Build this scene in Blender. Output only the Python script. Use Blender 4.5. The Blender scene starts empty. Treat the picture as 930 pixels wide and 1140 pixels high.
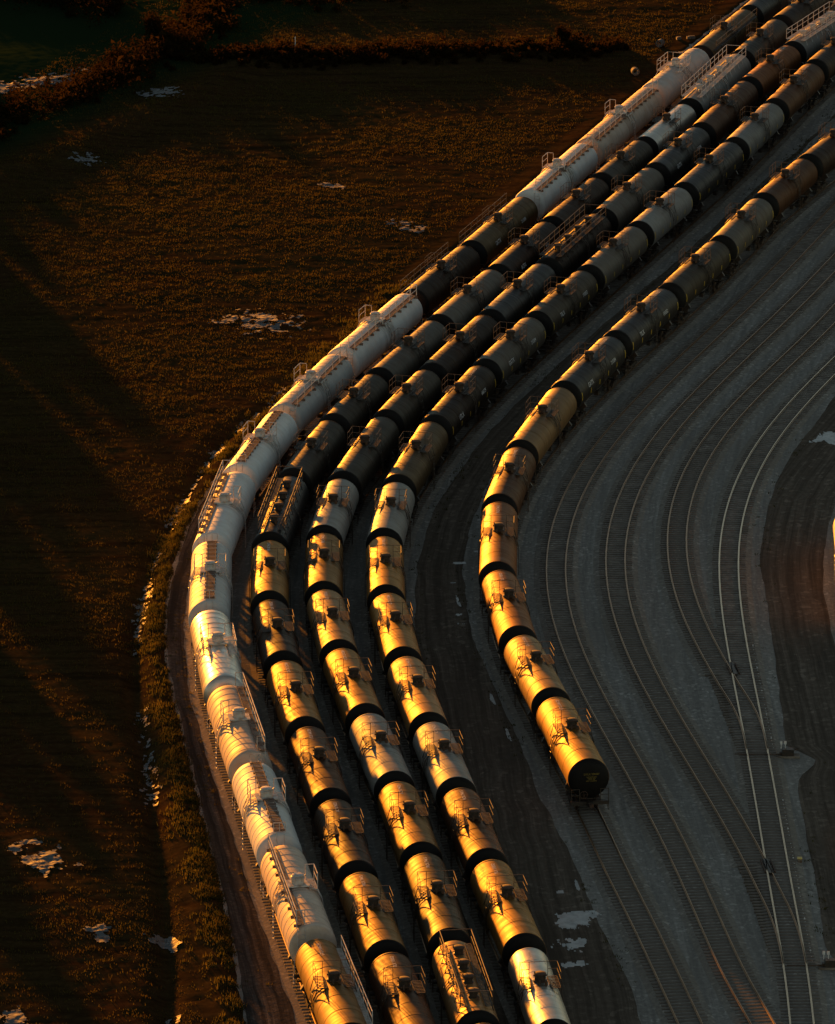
import bpy, math, random
import numpy as np
from mathutils import Vector, Matrix
random.seed(7)
RNG = np.random.default_rng(11)
S = bpy.context.scene
COL = S.collection

# ------------------------------------------------------------------ camera
cd = bpy.data.cameras.new('camera')
cam = bpy.data.objects.new('camera', cd)
COL.objects.link(cam)
cam.location = (0.0, 0.0, 149.7)
cam.rotation_euler = (math.radians(90 - 18.3), 0, 0)
cd.sensor_fit = 'VERTICAL'
cd.sensor_height = 24.0
cd.lens = 138.14
cd.clip_start = 1.0
cd.clip_end = 20000.0
S.camera = cam

# ------------------------------------------------------------------ light
SUN_AZ = -19.0      # degrees from +Y, negative is to the left
SUN_EL = 3.3
world = bpy.data.worlds.new('World')
S.world = world
world.use_nodes = True
wn = world.node_tree
sky = wn.nodes.new('ShaderNodeTexSky')
sky.sky_type = 'NISHITA'
sky.sun_disc = False
sky.sun_elevation = math.radians(SUN_EL)
sky.sun_rotation = math.radians(SUN_AZ)
sky.air_density = 0.5
sky.dust_density = 0.0
sky.ozone_density = 0.0
tint = wn.nodes.new('ShaderNodeMix')            # warm tint over the sky colour, in place of white balance
tint.data_type = 'RGBA'
tint.blend_type = 'MULTIPLY'
tint.inputs[0].default_value = 1.0
tint.inputs[7].default_value = (1.0, 0.90, 0.77, 1)
wn.links.new(sky.outputs[0], tint.inputs[6])
wn.links.new(tint.outputs[2], wn.nodes['Background'].inputs[0])
wn.nodes['Background'].inputs[1].default_value = 0.054
sl = bpy.data.lights.new('sun', 'SUN')
sl.energy = 4.5
sl.angle = math.radians(0.9)
sl.color = (1.0, 0.325, 0.022)
sun = bpy.data.objects.new('sun', sl)
COL.objects.link(sun)
_d = Vector((math.sin(math.radians(SUN_AZ)) * math.cos(math.radians(SUN_EL)),
             math.cos(math.radians(SUN_AZ)) * math.cos(math.radians(SUN_EL)),
             math.sin(math.radians(SUN_EL))))
sun.rotation_euler = _d.to_track_quat('Z', 'Y').to_euler()
sun.location = (-200, 700, 120)
S.view_settings.view_transform = 'Standard'
S.view_settings.look = 'None'
S.view_settings.gamma = 1.0
S.view_settings.exposure = 1.75

# ------------------------------------------------------------------ measured plan of the yard (metres)
ROWS = {
    1: dict(line=[[-3.57, 335.0], [-4.75, 342.0], [-5.93, 349.0], [-7.11, 356.0], [-8.23, 363.0], [-9.29, 370.0], [-10.33, 377.0], [-11.39, 384.0], [-12.45, 391.0], [-13.48, 398.0], [-14.41, 405.0], [-15.18, 412.0], [-15.74, 419.0], [-16.04, 426.0], [-16.02, 433.0], [-15.68, 440.0], [-14.99, 447.0], [-13.97, 454.0], [-12.63, 461.0], [-11.0, 468.0], [-9.14, 475.0], [-7.08, 482.0], [-4.89, 489.0], [-2.59, 496.0], [-0.25, 503.0], [2.1, 510.0], [4.45, 517.0], [6.76, 524.0], [9.04, 531.0], [11.29, 538.0], [13.51, 545.0], [15.73, 552.0], [17.96, 559.0], [20.22, 566.0], [22.52, 573.0], [24.85, 580.0], [27.21, 587.0], [29.59, 594.0], [31.96, 601.0], [34.32, 608.0], [36.66, 615.0], [39.0, 622.0], [41.35, 629.0], [43.69, 636.0], [46.03, 643.0], [48.38, 650.0], [50.72, 657.0], [53.06, 664.0], [55.41, 671.0], [57.75, 678.0], [60.09, 685.0], [62.44, 692.0], [64.78, 699.0], [67.12, 706.0], [69.47, 713.0], [71.81, 720.0], [74.15, 727.0], [76.5, 734.0], [78.84, 741.0], [81.18, 748.0], [83.53, 755.0], [85.87, 762.0], [88.21, 769.0], [90.56, 776.0], [92.9, 783.0], [95.25, 790.0]],
            joints=[354.0, 370.1, 385.9, 401.5, 418.0, 434.1, 451.6, 467.8, 484.1, 502.7, 518.7, 535.8, 554.7, 576.9, 593.2, 611.2]),
    2: dict(line=[[0.6, 335.0], [-0.49, 342.0], [-1.57, 349.0], [-2.65, 356.0], [-3.7, 363.0], [-4.69, 370.0], [-5.66, 377.0], [-6.65, 384.0], [-7.65, 391.0], [-8.65, 398.0], [-9.61, 405.0], [-10.44, 412.0], [-11.09, 419.0], [-11.48, 426.0], [-11.54, 433.0], [-11.24, 440.0], [-10.55, 447.0], [-9.47, 454.0], [-8.05, 461.0], [-6.31, 468.0], [-4.33, 475.0], [-2.18, 482.0], [0.09, 489.0], [2.41, 496.0], [4.73, 503.0], [7.04, 510.0], [9.31, 517.0], [11.55, 524.0], [13.79, 531.0], [16.04, 538.0], [18.33, 545.0], [20.67, 552.0], [23.05, 559.0], [25.44, 566.0], [27.79, 573.0], [30.05, 580.0], [32.17, 587.0], [34.21, 594.0], [36.35, 601.0], [38.87, 608.0], [41.44, 615.0], [44.01, 622.0], [46.58, 629.0], [49.15, 636.0], [51.72, 643.0], [54.29, 650.0], [56.86, 657.0], [59.42, 664.0], [61.99, 671.0], [64.56, 678.0], [67.13, 685.0], [69.7, 692.0], [72.27, 699.0], [74.84, 706.0], [77.41, 713.0], [79.98, 720.0], [82.55, 727.0], [85.12, 734.0], [87.69, 741.0], [90.26, 748.0], [92.82, 755.0], [95.39, 762.0], [97.96, 769.0], [100.53, 776.0], [103.1, 783.0], [105.67, 790.0]],
            joints=[351.9, 365.7, 379.2, 393.4, 407.3, 420.8, 434.8, 450.9, 465.7, 478.8, 494.8, 510.8, 527.0, 542.6, 556.6, 571.2, 591.5, 606.7]),
    3: dict(line=[[4.45, 335.0], [3.58, 342.0], [2.7, 349.0], [1.83, 356.0], [0.99, 363.0], [0.13, 370.0], [-0.8, 377.0], [-1.82, 384.0], [-2.92, 391.0], [-4.05, 398.0], [-5.14, 405.0], [-6.11, 412.0], [-6.86, 419.0], [-7.32, 426.0], [-7.42, 433.0], [-7.13, 440.0], [-6.43, 447.0], [-5.34, 454.0], [-3.91, 461.0], [-2.19, 468.0], [-0.24, 475.0], [1.87, 482.0], [4.07, 489.0], [6.32, 496.0], [8.59, 503.0], [10.86, 510.0], [13.14, 517.0], [15.42, 524.0], [17.73, 531.0], [20.08, 538.0], [22.45, 545.0], [24.82, 552.0], [27.15, 559.0], [29.39, 566.0], [31.52, 573.0], [33.59, 580.0], [35.78, 587.0], [38.52, 594.0], [41.5, 601.0], [44.48, 608.0], [47.46, 615.0], [50.45, 622.0], [53.43, 629.0], [56.41, 636.0], [59.39, 643.0], [62.38, 650.0], [65.36, 657.0], [68.34, 664.0], [71.32, 671.0], [74.3, 678.0], [77.29, 685.0], [80.27, 692.0], [83.25, 699.0], [86.23, 706.0], [89.22, 713.0], [92.2, 720.0], [95.18, 727.0], [98.16, 734.0], [101.14, 741.0], [104.13, 748.0], [107.11, 755.0], [110.09, 762.0], [113.07, 769.0], [116.06, 776.0], [119.04, 783.0], [122.02, 790.0]],
            joints=[340.4, 353.9, 369.1, 382.5, 396.1, 409.8, 423.0, 436.5, 450.2, 466.8, 480.1, 496.4, 512.9, 529.8, 546.3, 561.6, 580.1, 595.1]),
    4: dict(line=[[8.81, 335.0], [8.27, 342.0], [7.49, 349.0], [6.46, 356.0], [5.38, 363.0], [4.34, 370.0], [3.32, 377.0], [2.31, 384.0], [1.29, 391.0], [0.28, 398.0], [-0.67, 405.0], [-1.52, 412.0], [-2.18, 419.0], [-2.59, 426.0], [-2.69, 433.0], [-2.44, 440.0], [-1.83, 447.0], [-0.84, 454.0], [0.49, 461.0], [2.12, 468.0], [4.0, 475.0], [6.07, 482.0], [8.28, 489.0], [10.58, 496.0], [12.92, 503.0], [15.3, 510.0], [17.68, 517.0], [20.08, 524.0], [22.49, 531.0], [24.91, 538.0], [27.31, 545.0], [29.68, 552.0], [31.98, 559.0], [34.17, 566.0], [36.28, 573.0], [38.37, 580.0], [40.66, 587.0], [43.03, 594.0], [45.4, 601.0], [47.77, 608.0], [50.14, 615.0], [52.51, 622.0], [54.88, 629.0], [57.25, 636.0], [59.62, 643.0], [61.99, 650.0], [64.36, 657.0], [66.73, 664.0], [69.1, 671.0], [71.47, 678.0], [73.83, 685.0], [76.2, 692.0], [78.57, 699.0], [80.94, 706.0], [83.31, 713.0], [85.68, 720.0], [88.05, 727.0], [90.42, 734.0], [92.79, 741.0], [95.16, 748.0], [97.53, 755.0], [99.9, 762.0], [102.27, 769.0], [104.64, 776.0], [107.01, 783.0], [109.38, 790.0]],
            joints=[339.3, 353.0, 367.9, 381.3, 394.3, 408.2, 422.2, 435.8, 449.3, 465.3, 481.3, 495.8, 510.6, 525.3, 539.1, 555.9, 571.2, 587.3]),
    5: dict(line=[[18.83, 335.0], [17.86, 342.0], [16.9, 349.0], [15.93, 356.0], [14.97, 363.0], [14.0, 370.0], [13.04, 377.0], [12.07, 384.0], [11.08, 391.0], [9.89, 398.0], [8.67, 405.0], [7.58, 412.0], [6.73, 419.0], [6.19, 426.0], [6.0, 433.0], [6.18, 440.0], [6.73, 447.0], [7.66, 454.0], [8.94, 461.0], [10.56, 468.0], [12.47, 475.0], [14.63, 482.0], [16.97, 489.0], [19.43, 496.0], [21.93, 503.0], [24.41, 510.0], [26.8, 517.0], [29.08, 524.0], [31.28, 531.0], [33.49, 538.0], [35.94, 545.0], [38.72, 552.0], [41.51, 559.0], [44.3, 566.0], [47.1, 573.0], [49.89, 580.0], [52.68, 587.0], [55.48, 594.0], [58.27, 601.0], [61.06, 608.0], [63.86, 615.0], [66.65, 622.0], [69.45, 629.0], [72.24, 636.0], [75.03, 643.0], [77.83, 650.0], [80.62, 657.0], [83.41, 664.0], [86.21, 671.0], [89.0, 678.0], [91.79, 685.0], [94.59, 692.0], [97.38, 699.0], [100.17, 706.0], [102.97, 713.0], [105.76, 720.0], [108.56, 727.0], [111.35, 734.0], [114.14, 741.0], [116.94, 748.0], [119.73, 755.0], [122.52, 762.0], [125.32, 769.0], [128.11, 776.0], [130.9, 783.0], [133.7, 790.0]],
            joints=[384.9, 399.4, 412.8, 427.6, 444.3, 458.5, 474.9, 489.8, 504.7, 520.4, 535.3, 549.5]),
}
TRACKS = {
    5: [[17.48, 347.51], [16.36, 355.49], [15.04, 364.74], [13.46, 374.67], [12.12, 384.47]],
    6: [[22.07, 348.09], [21.04, 353.55], [20.25, 359.02], [19.59, 364.48], [18.94, 369.95], [18.25, 375.41], [17.5, 380.88], [16.67, 386.34], [15.79, 391.81], [14.88, 397.28], [13.97, 402.74], [13.1, 408.21], [12.33, 413.67], [11.67, 419.14], [11.18, 424.6], [10.88, 430.07], [10.79, 435.53], [10.93, 441.0], [11.32, 446.46], [11.95, 451.93], [12.82, 457.39], [13.91, 462.86], [15.21, 468.32], [16.69, 473.79], [18.32, 479.25], [20.08, 484.72], [21.93, 490.18], [23.84, 495.65], [25.78, 501.12], [27.72, 506.58], [29.63, 512.05], [31.51, 517.51], [33.34, 522.98], [35.12, 528.44], [36.86, 533.91], [38.58, 539.37], [40.3, 544.84], [42.08, 550.3], [43.95, 555.77], [45.98, 561.23]],
    7: [[24.69, 356.39], [24.57, 361.16], [24.26, 365.92], [23.79, 370.68], [23.19, 375.44], [22.5, 380.2], [21.74, 384.96], [20.94, 389.73], [20.12, 394.49], [19.3, 399.25], [18.51, 404.01], [17.77, 408.77], [17.1, 413.53], [16.52, 418.3], [16.06, 423.06], [15.72, 427.82], [15.54, 432.58], [15.51, 437.34], [15.65, 442.11], [15.97, 446.87], [16.47, 451.63], [17.16, 456.39], [18.03, 461.15], [19.07, 465.91], [20.26, 470.68], [21.6, 475.44], [23.07, 480.2], [24.63, 484.96], [26.26, 489.72], [27.95, 494.48], [29.65, 499.25], [31.36, 504.01], [33.04, 508.77], [34.68, 513.53], [36.29, 518.29], [37.85, 523.06], [39.41, 527.82], [40.99, 532.58], [42.66, 537.34], [44.52, 542.1]],
    8: [[24.29, 395.43], [24.42, 398.75], [24.26, 402.07], [23.93, 405.39], [23.49, 408.7], [23.0, 412.02], [22.5, 415.34], [22.03, 418.65], [21.61, 421.97], [21.24, 425.29], [20.94, 428.6], [20.72, 431.92], [20.58, 435.24], [20.51, 438.56], [20.53, 441.87], [20.64, 445.19], [20.83, 448.51], [21.12, 451.82], [21.5, 455.14], [21.97, 458.46], [22.54, 461.78], [23.21, 465.09], [23.98, 468.41], [24.83, 471.73], [25.78, 475.04], [26.8, 478.36], [27.89, 481.68], [29.03, 485.0], [30.22, 488.31], [31.43, 491.63], [32.65, 494.95], [33.87, 498.26], [35.06, 501.58], [36.22, 504.9], [37.35, 508.22], [38.45, 511.53], [39.53, 514.85], [40.65, 518.17], [41.85, 521.48], [43.2, 524.8]],
    9: [[24.59, 347.51], [24.71, 351.62], [24.75, 355.74], [24.74, 359.85], [24.71, 363.97], [24.67, 368.09], [24.63, 372.2], [24.6, 376.32], [24.58, 380.43], [24.56, 384.55], [24.53, 388.67], [24.5, 392.78], [24.47, 396.9], [24.42, 401.01], [24.37, 405.13], [24.31, 409.24], [24.25, 413.36], [24.2, 417.48], [24.16, 421.59], [24.16, 425.71], [24.19, 429.82], [24.28, 433.94], [24.43, 438.06], [24.66, 442.17], [24.99, 446.29], [25.41, 450.4], [25.96, 454.52], [26.62, 458.63], [27.41, 462.75], [28.32, 466.87], [29.36, 470.98], [30.52, 475.1], [31.78, 479.21], [33.14, 483.33], [34.57, 487.45], [36.04, 491.56], [37.55, 495.68], [39.05, 499.79], [40.52, 503.91], [41.92, 508.02]],
}
YARD_LEFT = [[-11.22, 348.21], [-12.54, 363.27], [-14.17, 376.17], [-15.9, 389.9], [-17.74, 404.55], [-19.0, 416.19], [-19.62, 426.36], [-19.5, 436.98], [-18.86, 448.09], [-16.99, 460.91], [-14.37, 473.15], [-10.12, 488.63], [-5.22, 505.07], [0.41, 522.53], [6.4, 540.18], [11.86, 557.59], [21.67, 587.77], [30.29, 614.97], [35.97, 631.58]]
DITCH = [[-16.11, 348.21], [-16.24, 355.6], [-17.1, 369.62], [-19.23, 393.47], [-20.82, 410.3], [-21.46, 424.29], [-21.23, 434.82], [-20.43, 445.83], [-18.46, 460.91], [-15.92, 474.4], [-12.69, 482.07]]
ROADL = [[0.29, 348.21], [-0.3, 369.62], [-0.44, 386.39], [-0.39, 404.55], [-0.21, 424.29], [-0.21, 436.98], [0.94, 450.37], [2.28, 458.05], [4.81, 469.66], [7.98, 481.04], [13.87, 498.1], [24.68, 528.6]]
ROADR = [[14.3, 348.93], [13.29, 358.63], [11.92, 366.42], [10.79, 376.67], [8.89, 386.39], [7.68, 396.74], [5.97, 408.94], [4.23, 421.63], [3.49, 432.68], [3.78, 443.36], [4.73, 453.14], [6.47, 464.52], [9.51, 476.43], [14.5, 492.11], [24.9, 524.04]]
DIRTL = [[35.94, 484.68], [34.0, 477.29], [31.34, 468.67], [29.33, 459.71], [28.37, 453.14], [27.23, 443.14], [26.93, 437.63], [27.04, 429.71], [26.94, 424.29], [26.81, 410.39], [26.58, 398.02], [28.51, 397.29], [28.79, 395.54], [26.98, 392.4], [26.98, 384.3], [27.06, 374.51], [27.06, 365.15], [26.86, 360.32], [27.5, 359.24]]
DIRTR = [[33.95, 455.0], [32.95, 448.77], [31.97, 440.37], [31.59, 432.89], [31.54, 424.29], [31.67, 419.2]]
T10 = [[37.17, 469.41], [34.12, 445.83], [33.57, 434.82], [33.07, 412.24]]
# ------------------------------------------------------------------ materials
MATS = {}


def nodes_of(name):
    m = bpy.data.materials.new(name)
    m.use_nodes = True
    nt = m.node_tree
    return m, nt, nt.nodes, nt.links, nt.nodes['Principled BSDF']


def mix_rgb(nt, fac, a, b, blend='MIX'):
    n = nt.nodes.new('ShaderNodeMix')
    n.data_type = 'RGBA'
    n.blend_type = blend
    for sock, val in ((n.inputs[0], fac), (n.inputs[6], a), (n.inputs[7], b)):
        if hasattr(val, 'is_linked'):
            nt.links.new(val, sock)
        else:
            sock.default_value = val if not isinstance(val, tuple) else (*val, 1)
    return n.outputs[2]


def ramp(nt, src, stops):
    n = nt.nodes.new('ShaderNodeValToRGB')
    while len(n.color_ramp.elements) < len(stops):
        n.color_ramp.elements.new(0.5)
    for e, (p, c) in zip(n.color_ramp.elements, stops):
        e.position = p
        e.color = (*c, 1) if isinstance(c, tuple) else (c, c, c, 1)
    nt.links.new(src, n.inputs[0])
    return n.outputs[0]


def noise(nt, scale, detail=4, rough=0.6, vec=None, dist=0.0):
    n = nt.nodes.new('ShaderNodeTexNoise')
    n.inputs['Scale'].default_value = scale
    n.inputs['Detail'].default_value = detail
    n.inputs['Roughness'].default_value = rough
    n.inputs['Distortion'].default_value = dist
    if vec is not None:
        nt.links.new(vec, n.inputs['Vector'])
    return n.outputs['Fac']


def mapping(nt, src, scale=(1, 1, 1), rot=0.0):
    n = nt.nodes.new('ShaderNodeMapping')
    n.inputs['Scale'].default_value = scale
    n.inputs['Rotation'].default_value = (0, 0, rot)
    nt.links.new(src, n.inputs['Vector'])
    return n.outputs[0]


def coord(nt, kind='Object'):
    return nt.nodes.new('ShaderNodeTexCoord').outputs[kind]


def bump(nt, src, strength, dist, bsdf):
    n = nt.nodes.new('ShaderNodeBump')
    n.inputs['Strength'].default_value = strength
    n.inputs['Distance'].default_value = dist
    nt.links.new(src, n.inputs['Height'])
    nt.links.new(n.outputs[0], bsdf.inputs['Normal'])


def geo_pos(nt):
    return nt.nodes.new('ShaderNodeNewGeometry').outputs['Position']


def tank_paint(name, col, rough, metallic=0.0, streak=(0.10, 0.06, 0.035), amount=0.5, spec=0.5):
    """Weathered paint: grime running down round the shell, scuffs, a little rust."""
    m, nt, N, L, b = nodes_of(name)
    oc = coord(nt)
    info = N.new('ShaderNodeObjectInfo')
    add = N.new('ShaderNodeVectorMath')
    add.operation = 'ADD'
    sc = N.new('ShaderNodeVectorMath')
    sc.operation = 'SCALE'
    cmb = N.new('ShaderNodeCombineXYZ')
    for i in range(3):
        L.new(info.outputs['Random'], cmb.inputs[i])
    L.new(cmb.outputs[0], sc.inputs[0])
    sc.inputs['Scale'].default_value = 57.0
    L.new(oc, add.inputs[0])
    L.new(sc.outputs[0], add.inputs[1])
    v = add.outputs[0]
    runs = noise(nt, 1.0, 5, 0.65, mapping(nt, v, (0.35, 2.6, 0.35)))
    patch = noise(nt, 0.7, 5, 0.6, v)
    spots = noise(nt, 5.0, 3, 0.6, v)
    # object-space spread along the crown: spilled product near the middle of the car
    f1 = ramp(nt, runs, [(0.42, 0.0), (0.72, 1.0)])
    f2 = ramp(nt, patch, [(0.45, 0.0), (0.70, 1.0)])
    c = mix_rgb(nt, f1, col, tuple(x * (1 - 0.55 * amount) + s * 0.55 * amount for x, s in zip(col, streak)))
    mul = N.new('ShaderNodeMath')
    mul.operation = 'MULTIPLY'
    mul.inputs[1].default_value = 0.8 * amount
    L.new(f2, mul.inputs[0])
    c = mix_rgb(nt, mul.outputs[0], c, streak)
    f3 = ramp(nt, spots, [(0.62, 0.0), (0.75, 1.0)])
    mul2 = N.new('ShaderNodeMath')
    mul2.operation = 'MULTIPLY'
    mul2.inputs[1].default_value = 0.35 * amount
    L.new(f3, mul2.inputs[0])
    c = mix_rgb(nt, mul2.outputs[0], c, tuple(min(1, x * 1.5 + 0.02) for x in col))
    sy = N.new('ShaderNodeSeparateXYZ')
    L.new(oc, sy.inputs[0])
    ay = N.new('ShaderNodeMath')
    ay.operation = 'ABSOLUTE'
    L.new(sy.outputs[1], ay.inputs[0])
    near = N.new('ShaderNodeMapRange')
    near.interpolation_type = 'SMOOTHSTEP'
    near.inputs[1].default_value = 2.0
    near.inputs[2].default_value = 0.4
    L.new(ay.outputs[0], near.inputs[0])
    sp = N.new('ShaderNodeMath')
    sp.operation = 'MULTIPLY'
    L.new(near.outputs[0], sp.inputs[0])
    L.new(ramp(nt, noise(nt, 1.0, 4, 0.7, mapping(nt, v, (0.5, 3.4, 0.5))), [(0.42, 0.0), (0.58, 0.75)]), sp.inputs[1])
    c = mix_rgb(nt, sp.outputs[0], c, tuple(x * 0.30 for x in streak))
    # each car a touch lighter or darker
    hv = N.new('ShaderNodeHueSaturation')
    mr = N.new('ShaderNodeMapRange')
    mr.inputs[3].default_value = 0.68
    mr.inputs[4].default_value = 1.22
    L.new(info.outputs['Random'], mr.inputs[0])
    L.new(mr.outputs[0], hv.inputs['Value'])
    L.new(c, hv.inputs['Color'])
    L.new(hv.outputs[0], b.inputs['Base Color'])
    b.inputs['Metallic'].default_value = metallic
    b.inputs['Specular IOR Level'].default_value = spec
    rr = ramp(nt, runs, [(0.3, max(0.05, rough - 0.06)), (0.75, min(1, rough + 0.16))])
    L.new(rr, b.inputs['Roughness'])
    bump(nt, noise(nt, 0.9, 3, 0.5, mapping(nt, v, (0.5, 1.6, 0.5))), 0.35, 0.05, b)
    MATS[name] = m
    return m


def plain(name, col, rough=0.6, metallic=0.0, var=0.3, scale=3.0, rust=None):
    m, nt, N, L, b = nodes_of(name)
    f = noise(nt, scale, 4, 0.6, coord(nt))
    c2 = rust or tuple(x * (1 - var) for x in col)
    L.new(mix_rgb(nt, ramp(nt, f, [(0.4, 0.0), (0.65, 1.0)]), col, c2), b.inputs['Base Color'])
    b.inputs['Roughness'].default_value = rough
    b.inputs['Metallic'].default_value = metallic
    MATS[name] = m
    return m


# tank paints
PAINT = {
    'black': tank_paint('black_paint', (0.012, 0.009, 0.006), 0.48, spec=0.26, streak=(0.030, 0.016, 0.007), amount=0.6),
    'darkbrown': tank_paint('dark_brown_paint', (0.026, 0.012, 0.005), 0.58, metallic=0.85, spec=0.10, streak=(0.07, 0.034, 0.014), amount=0.7),
    'brown': tank_paint('brown_paint', (0.082, 0.031, 0.008), 0.58, metallic=0.88, spec=0.12, streak=(0.12, 0.045, 0.014), amount=0.6),
    'olive': tank_paint('dark_olive_paint', (0.088, 0.050, 0.014), 0.56, metallic=0.85, spec=0.15, streak=(0.08, 0.045, 0.018), amount=0.5),
    'gold': tank_paint('gold_brown_paint', (0.290, 0.142, 0.026), 0.56, metallic=0.88, spec=0.2, streak=(0.17, 0.085, 0.025), amount=0.45),
    'rust': tank_paint('rusty_paint', (0.190, 0.062, 0.010), 0.58, metallic=0.88, spec=0.15, streak=(0.13, 0.045, 0.012), amount=0.7),
    'tan': tank_paint('tan_paint', (0.330, 0.180, 0.062), 0.56, metallic=0.7, spec=0.2, streak=(0.20, 0.12, 0.055), amount=0.5),
    'grey': tank_paint('grey_paint', (0.120, 0.102, 0.076), 0.56, metallic=0.35, spec=0.18, streak=(0.11, 0.065, 0.038), amount=0.6),
    'darkgrey': tank_paint('dark_grey_paint', (0.058, 0.044, 0.028), 0.56, metallic=0.6, spec=0.14, streak=(0.06, 0.036, 0.018), amount=0.6),
    'lightgrey': tank_paint('light_grey_paint', (0.270, 0.255, 0.220), 0.54, spec=0.22, streak=(0.15, 0.10, 0.06), amount=0.5),
    'white': tank_paint('white_paint', (0.74, 0.72, 0.66), 0.55, spec=0.22, streak=(0.46, 0.36, 0.25), amount=0.35),
    'cream': tank_paint('cream_paint', (0.60, 0.48, 0.37), 0.58, spec=0.20, streak=(0.34, 0.22, 0.14), amount=0.6),
    'silver': tank_paint('silver_paint', (0.58, 0.53, 0.45), 0.36, metallic=0.75, streak=(0.35, 0.26, 0.16), amount=0.35),
}
HEADPAINT = tank_paint('black_head_paint', (0.010, 0.008, 0.006), 0.60, spec=0.2, streak=(0.02, 0.012, 0.006), amount=0.5)
BLACKSTEEL = plain('black_steel', (0.022, 0.018, 0.014), 0.55, rust=(0.055, 0.028, 0.014))
RUSTSTEEL = plain('rusty_steel', (0.060, 0.032, 0.018), 0.75, rust=(0.10, 0.045, 0.02))
GRATE = plain('galvanised_grating', (0.20, 0.17, 0.14), 0.55, metallic=0.3, rust=(0.13, 0.07, 0.04))
DARKGRATE = plain('dark_grating', (0.022, 0.016, 0.011), 0.6, rust=(0.030, 0.017, 0.009))
RAILPAINT = plain('grey_railing_steel', (0.085, 0.062, 0.042), 0.55, metallic=0.2, rust=(0.07, 0.035, 0.018))
WHITERAIL = plain('white_railing_paint', (0.66, 0.63, 0.58), 0.45, rust=(0.45, 0.33, 0.24))
WHITEFIT = plain('white_fitting_paint', (0.62, 0.60, 0.55), 0.5, rust=(0.42, 0.34, 0.26))
STENCIL = plain('white_stencil', (0.72, 0.70, 0.66), 0.6, var=0.15, scale=12)
YELLOWSTENCIL = plain('yellow_stencil', (0.62, 0.42, 0.03), 0.6, var=0.15, scale=12)
DIMYELLOW = plain('faded_yellow_stencil', (0.20, 0.13, 0.012), 0.7, var=0.2, scale=12)
REFLECT = plain('yellow_reflective_tape', (0.75, 0.48, 0.02), 0.4, var=0.2, scale=9)
WHEEL = plain('worn_wheel_steel', (0.05, 0.035, 0.025), 0.5, metallic=0.4, rust=(0.09, 0.045, 0.02))
TIE = plain('creosoted_timber', (0.135, 0.103, 0.076), 0.9, rust=(0.250, 0.205, 0.158), scale=0.9)
CONCRETE = plain('pale_concrete', (0.14, 0.13, 0.115), 0.8, var=0.35)


def rail_mat(name, top, rough):
    m, nt, N, L, b = nodes_of(name)
    g = N.new('ShaderNodeNewGeometry')
    sep = N.new('ShaderNodeSeparateXYZ')
    L.new(g.outputs['Normal'], sep.inputs[0])
    f = ramp(nt, sep.outputs[2], [(0.6, 0.0), (0.8, 1.0)])
    n = noise(nt, 0.6, 3, 0.6, geo_pos(nt))
    t = mix_rgb(nt, ramp(nt, n, [(0.35, 0.0), (0.7, 1.0)]), top, tuple(x * 0.75 for x in top))
    L.new(mix_rgb(nt, f, (0.085, 0.042, 0.018), t), b.inputs['Base Color'])
    L.new(f, b.inputs['Metallic'])
    mr = N.new('ShaderNodeMapRange')
    mr.inputs[3].default_value = 0.8
    mr.inputs[4].default_value = rough
    L.new(f, mr.inputs[0])
    L.new(mr.outputs[0], b.inputs['Roughness'])
    return m


RAIL_BRIGHT = rail_mat('polished_rail', (0.55, 0.41, 0.26), 0.30)
RAIL_DULL = rail_mat('dull_rail', (0.30, 0.17, 0.08), 0.38)


def gravel(name, c1, c2, c3, scale=2.6, streaks=0.0, big=0.06):
    """Crushed stone: speckle of light and dark stones, broad tone changes, wheel streaks along UV."""
    m, nt, N, L, b = nodes_of(name)
    p = geo_pos(nt)
    fine = noise(nt, scale, 2, 0.8, p)
    vor = N.new('ShaderNodeTexVoronoi')
    vor.inputs['Scale'].default_value = scale * 1.7
    L.new(p, vor.inputs['Vector'])
    broad = noise(nt, big, 4, 0.6, p)
    c = mix_rgb(nt, ramp(nt, fine, [(0.32, 0.0), (0.68, 1.0)]), c1, c2)
    sep = N.new('ShaderNodeSeparateColor')
    L.new(vor.outputs['Color'], sep.inputs[0])
    c = mix_rgb(nt, ramp(nt, sep.outputs[0], [(0.0, 0.25), (0.5, 0.0)]), c, tuple(x * 0.45 for x in c1))
    c = mix_rgb(nt, ramp(nt, sep.outputs[1], [(0.86, 0.0), (1.0, 0.55)]), c, tuple(min(1, x * 1.9) for x in c2))
    c = mix_rgb(nt, ramp(nt, broad, [(0.35, 0.0), (0.7, 0.7)]), c, c3)
    if streaks:
        uv = coord(nt, 'UV')
        st = noise(nt, 1.0, 4, 0.7, mapping(nt, uv, (2.2, 0.045, 1)))
        c = mix_rgb(nt, ramp(nt, st, [(0.40, streaks), (0.55, 0.0)]), c, tuple(x * 0.5 for x in c1))
        c = mix_rgb(nt, ramp(nt, st, [(0.58, 0.0), (0.75, streaks)]), c, tuple(min(1, x * 1.5) for x in c2))
    L.new(c, b.inputs['Base Color'])
    b.inputs['Roughness'].default_value = 0.95
    b.inputs['Specular IOR Level'].default_value = 0.0
    bump(nt, fine, 0.5, 0.05, b)
    return m


GRAVEL = gravel('blue_grey_ballast', (0.245, 0.228, 0.200), (0.385, 0.358, 0.312), (0.250, 0.225, 0.190), streaks=0.35)
BED = gravel('oily_ballast', (0.225, 0.203, 0.172), (0.365, 0.328, 0.275), (0.225, 0.190, 0.148))
DIRT = gravel('brown_dirt_road', (0.128, 0.102, 0.078), (0.190, 0.152, 0.115), (0.110, 0.084, 0.062), scale=1.6, streaks=0.6)
SERVICE = gravel('dark_gravel_road', (0.075, 0.064, 0.055), (0.145, 0.122, 0.102), (0.066, 0.054, 0.046), streaks=0.8)

# ------------------------------------------------------------------ mesh collector


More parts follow.
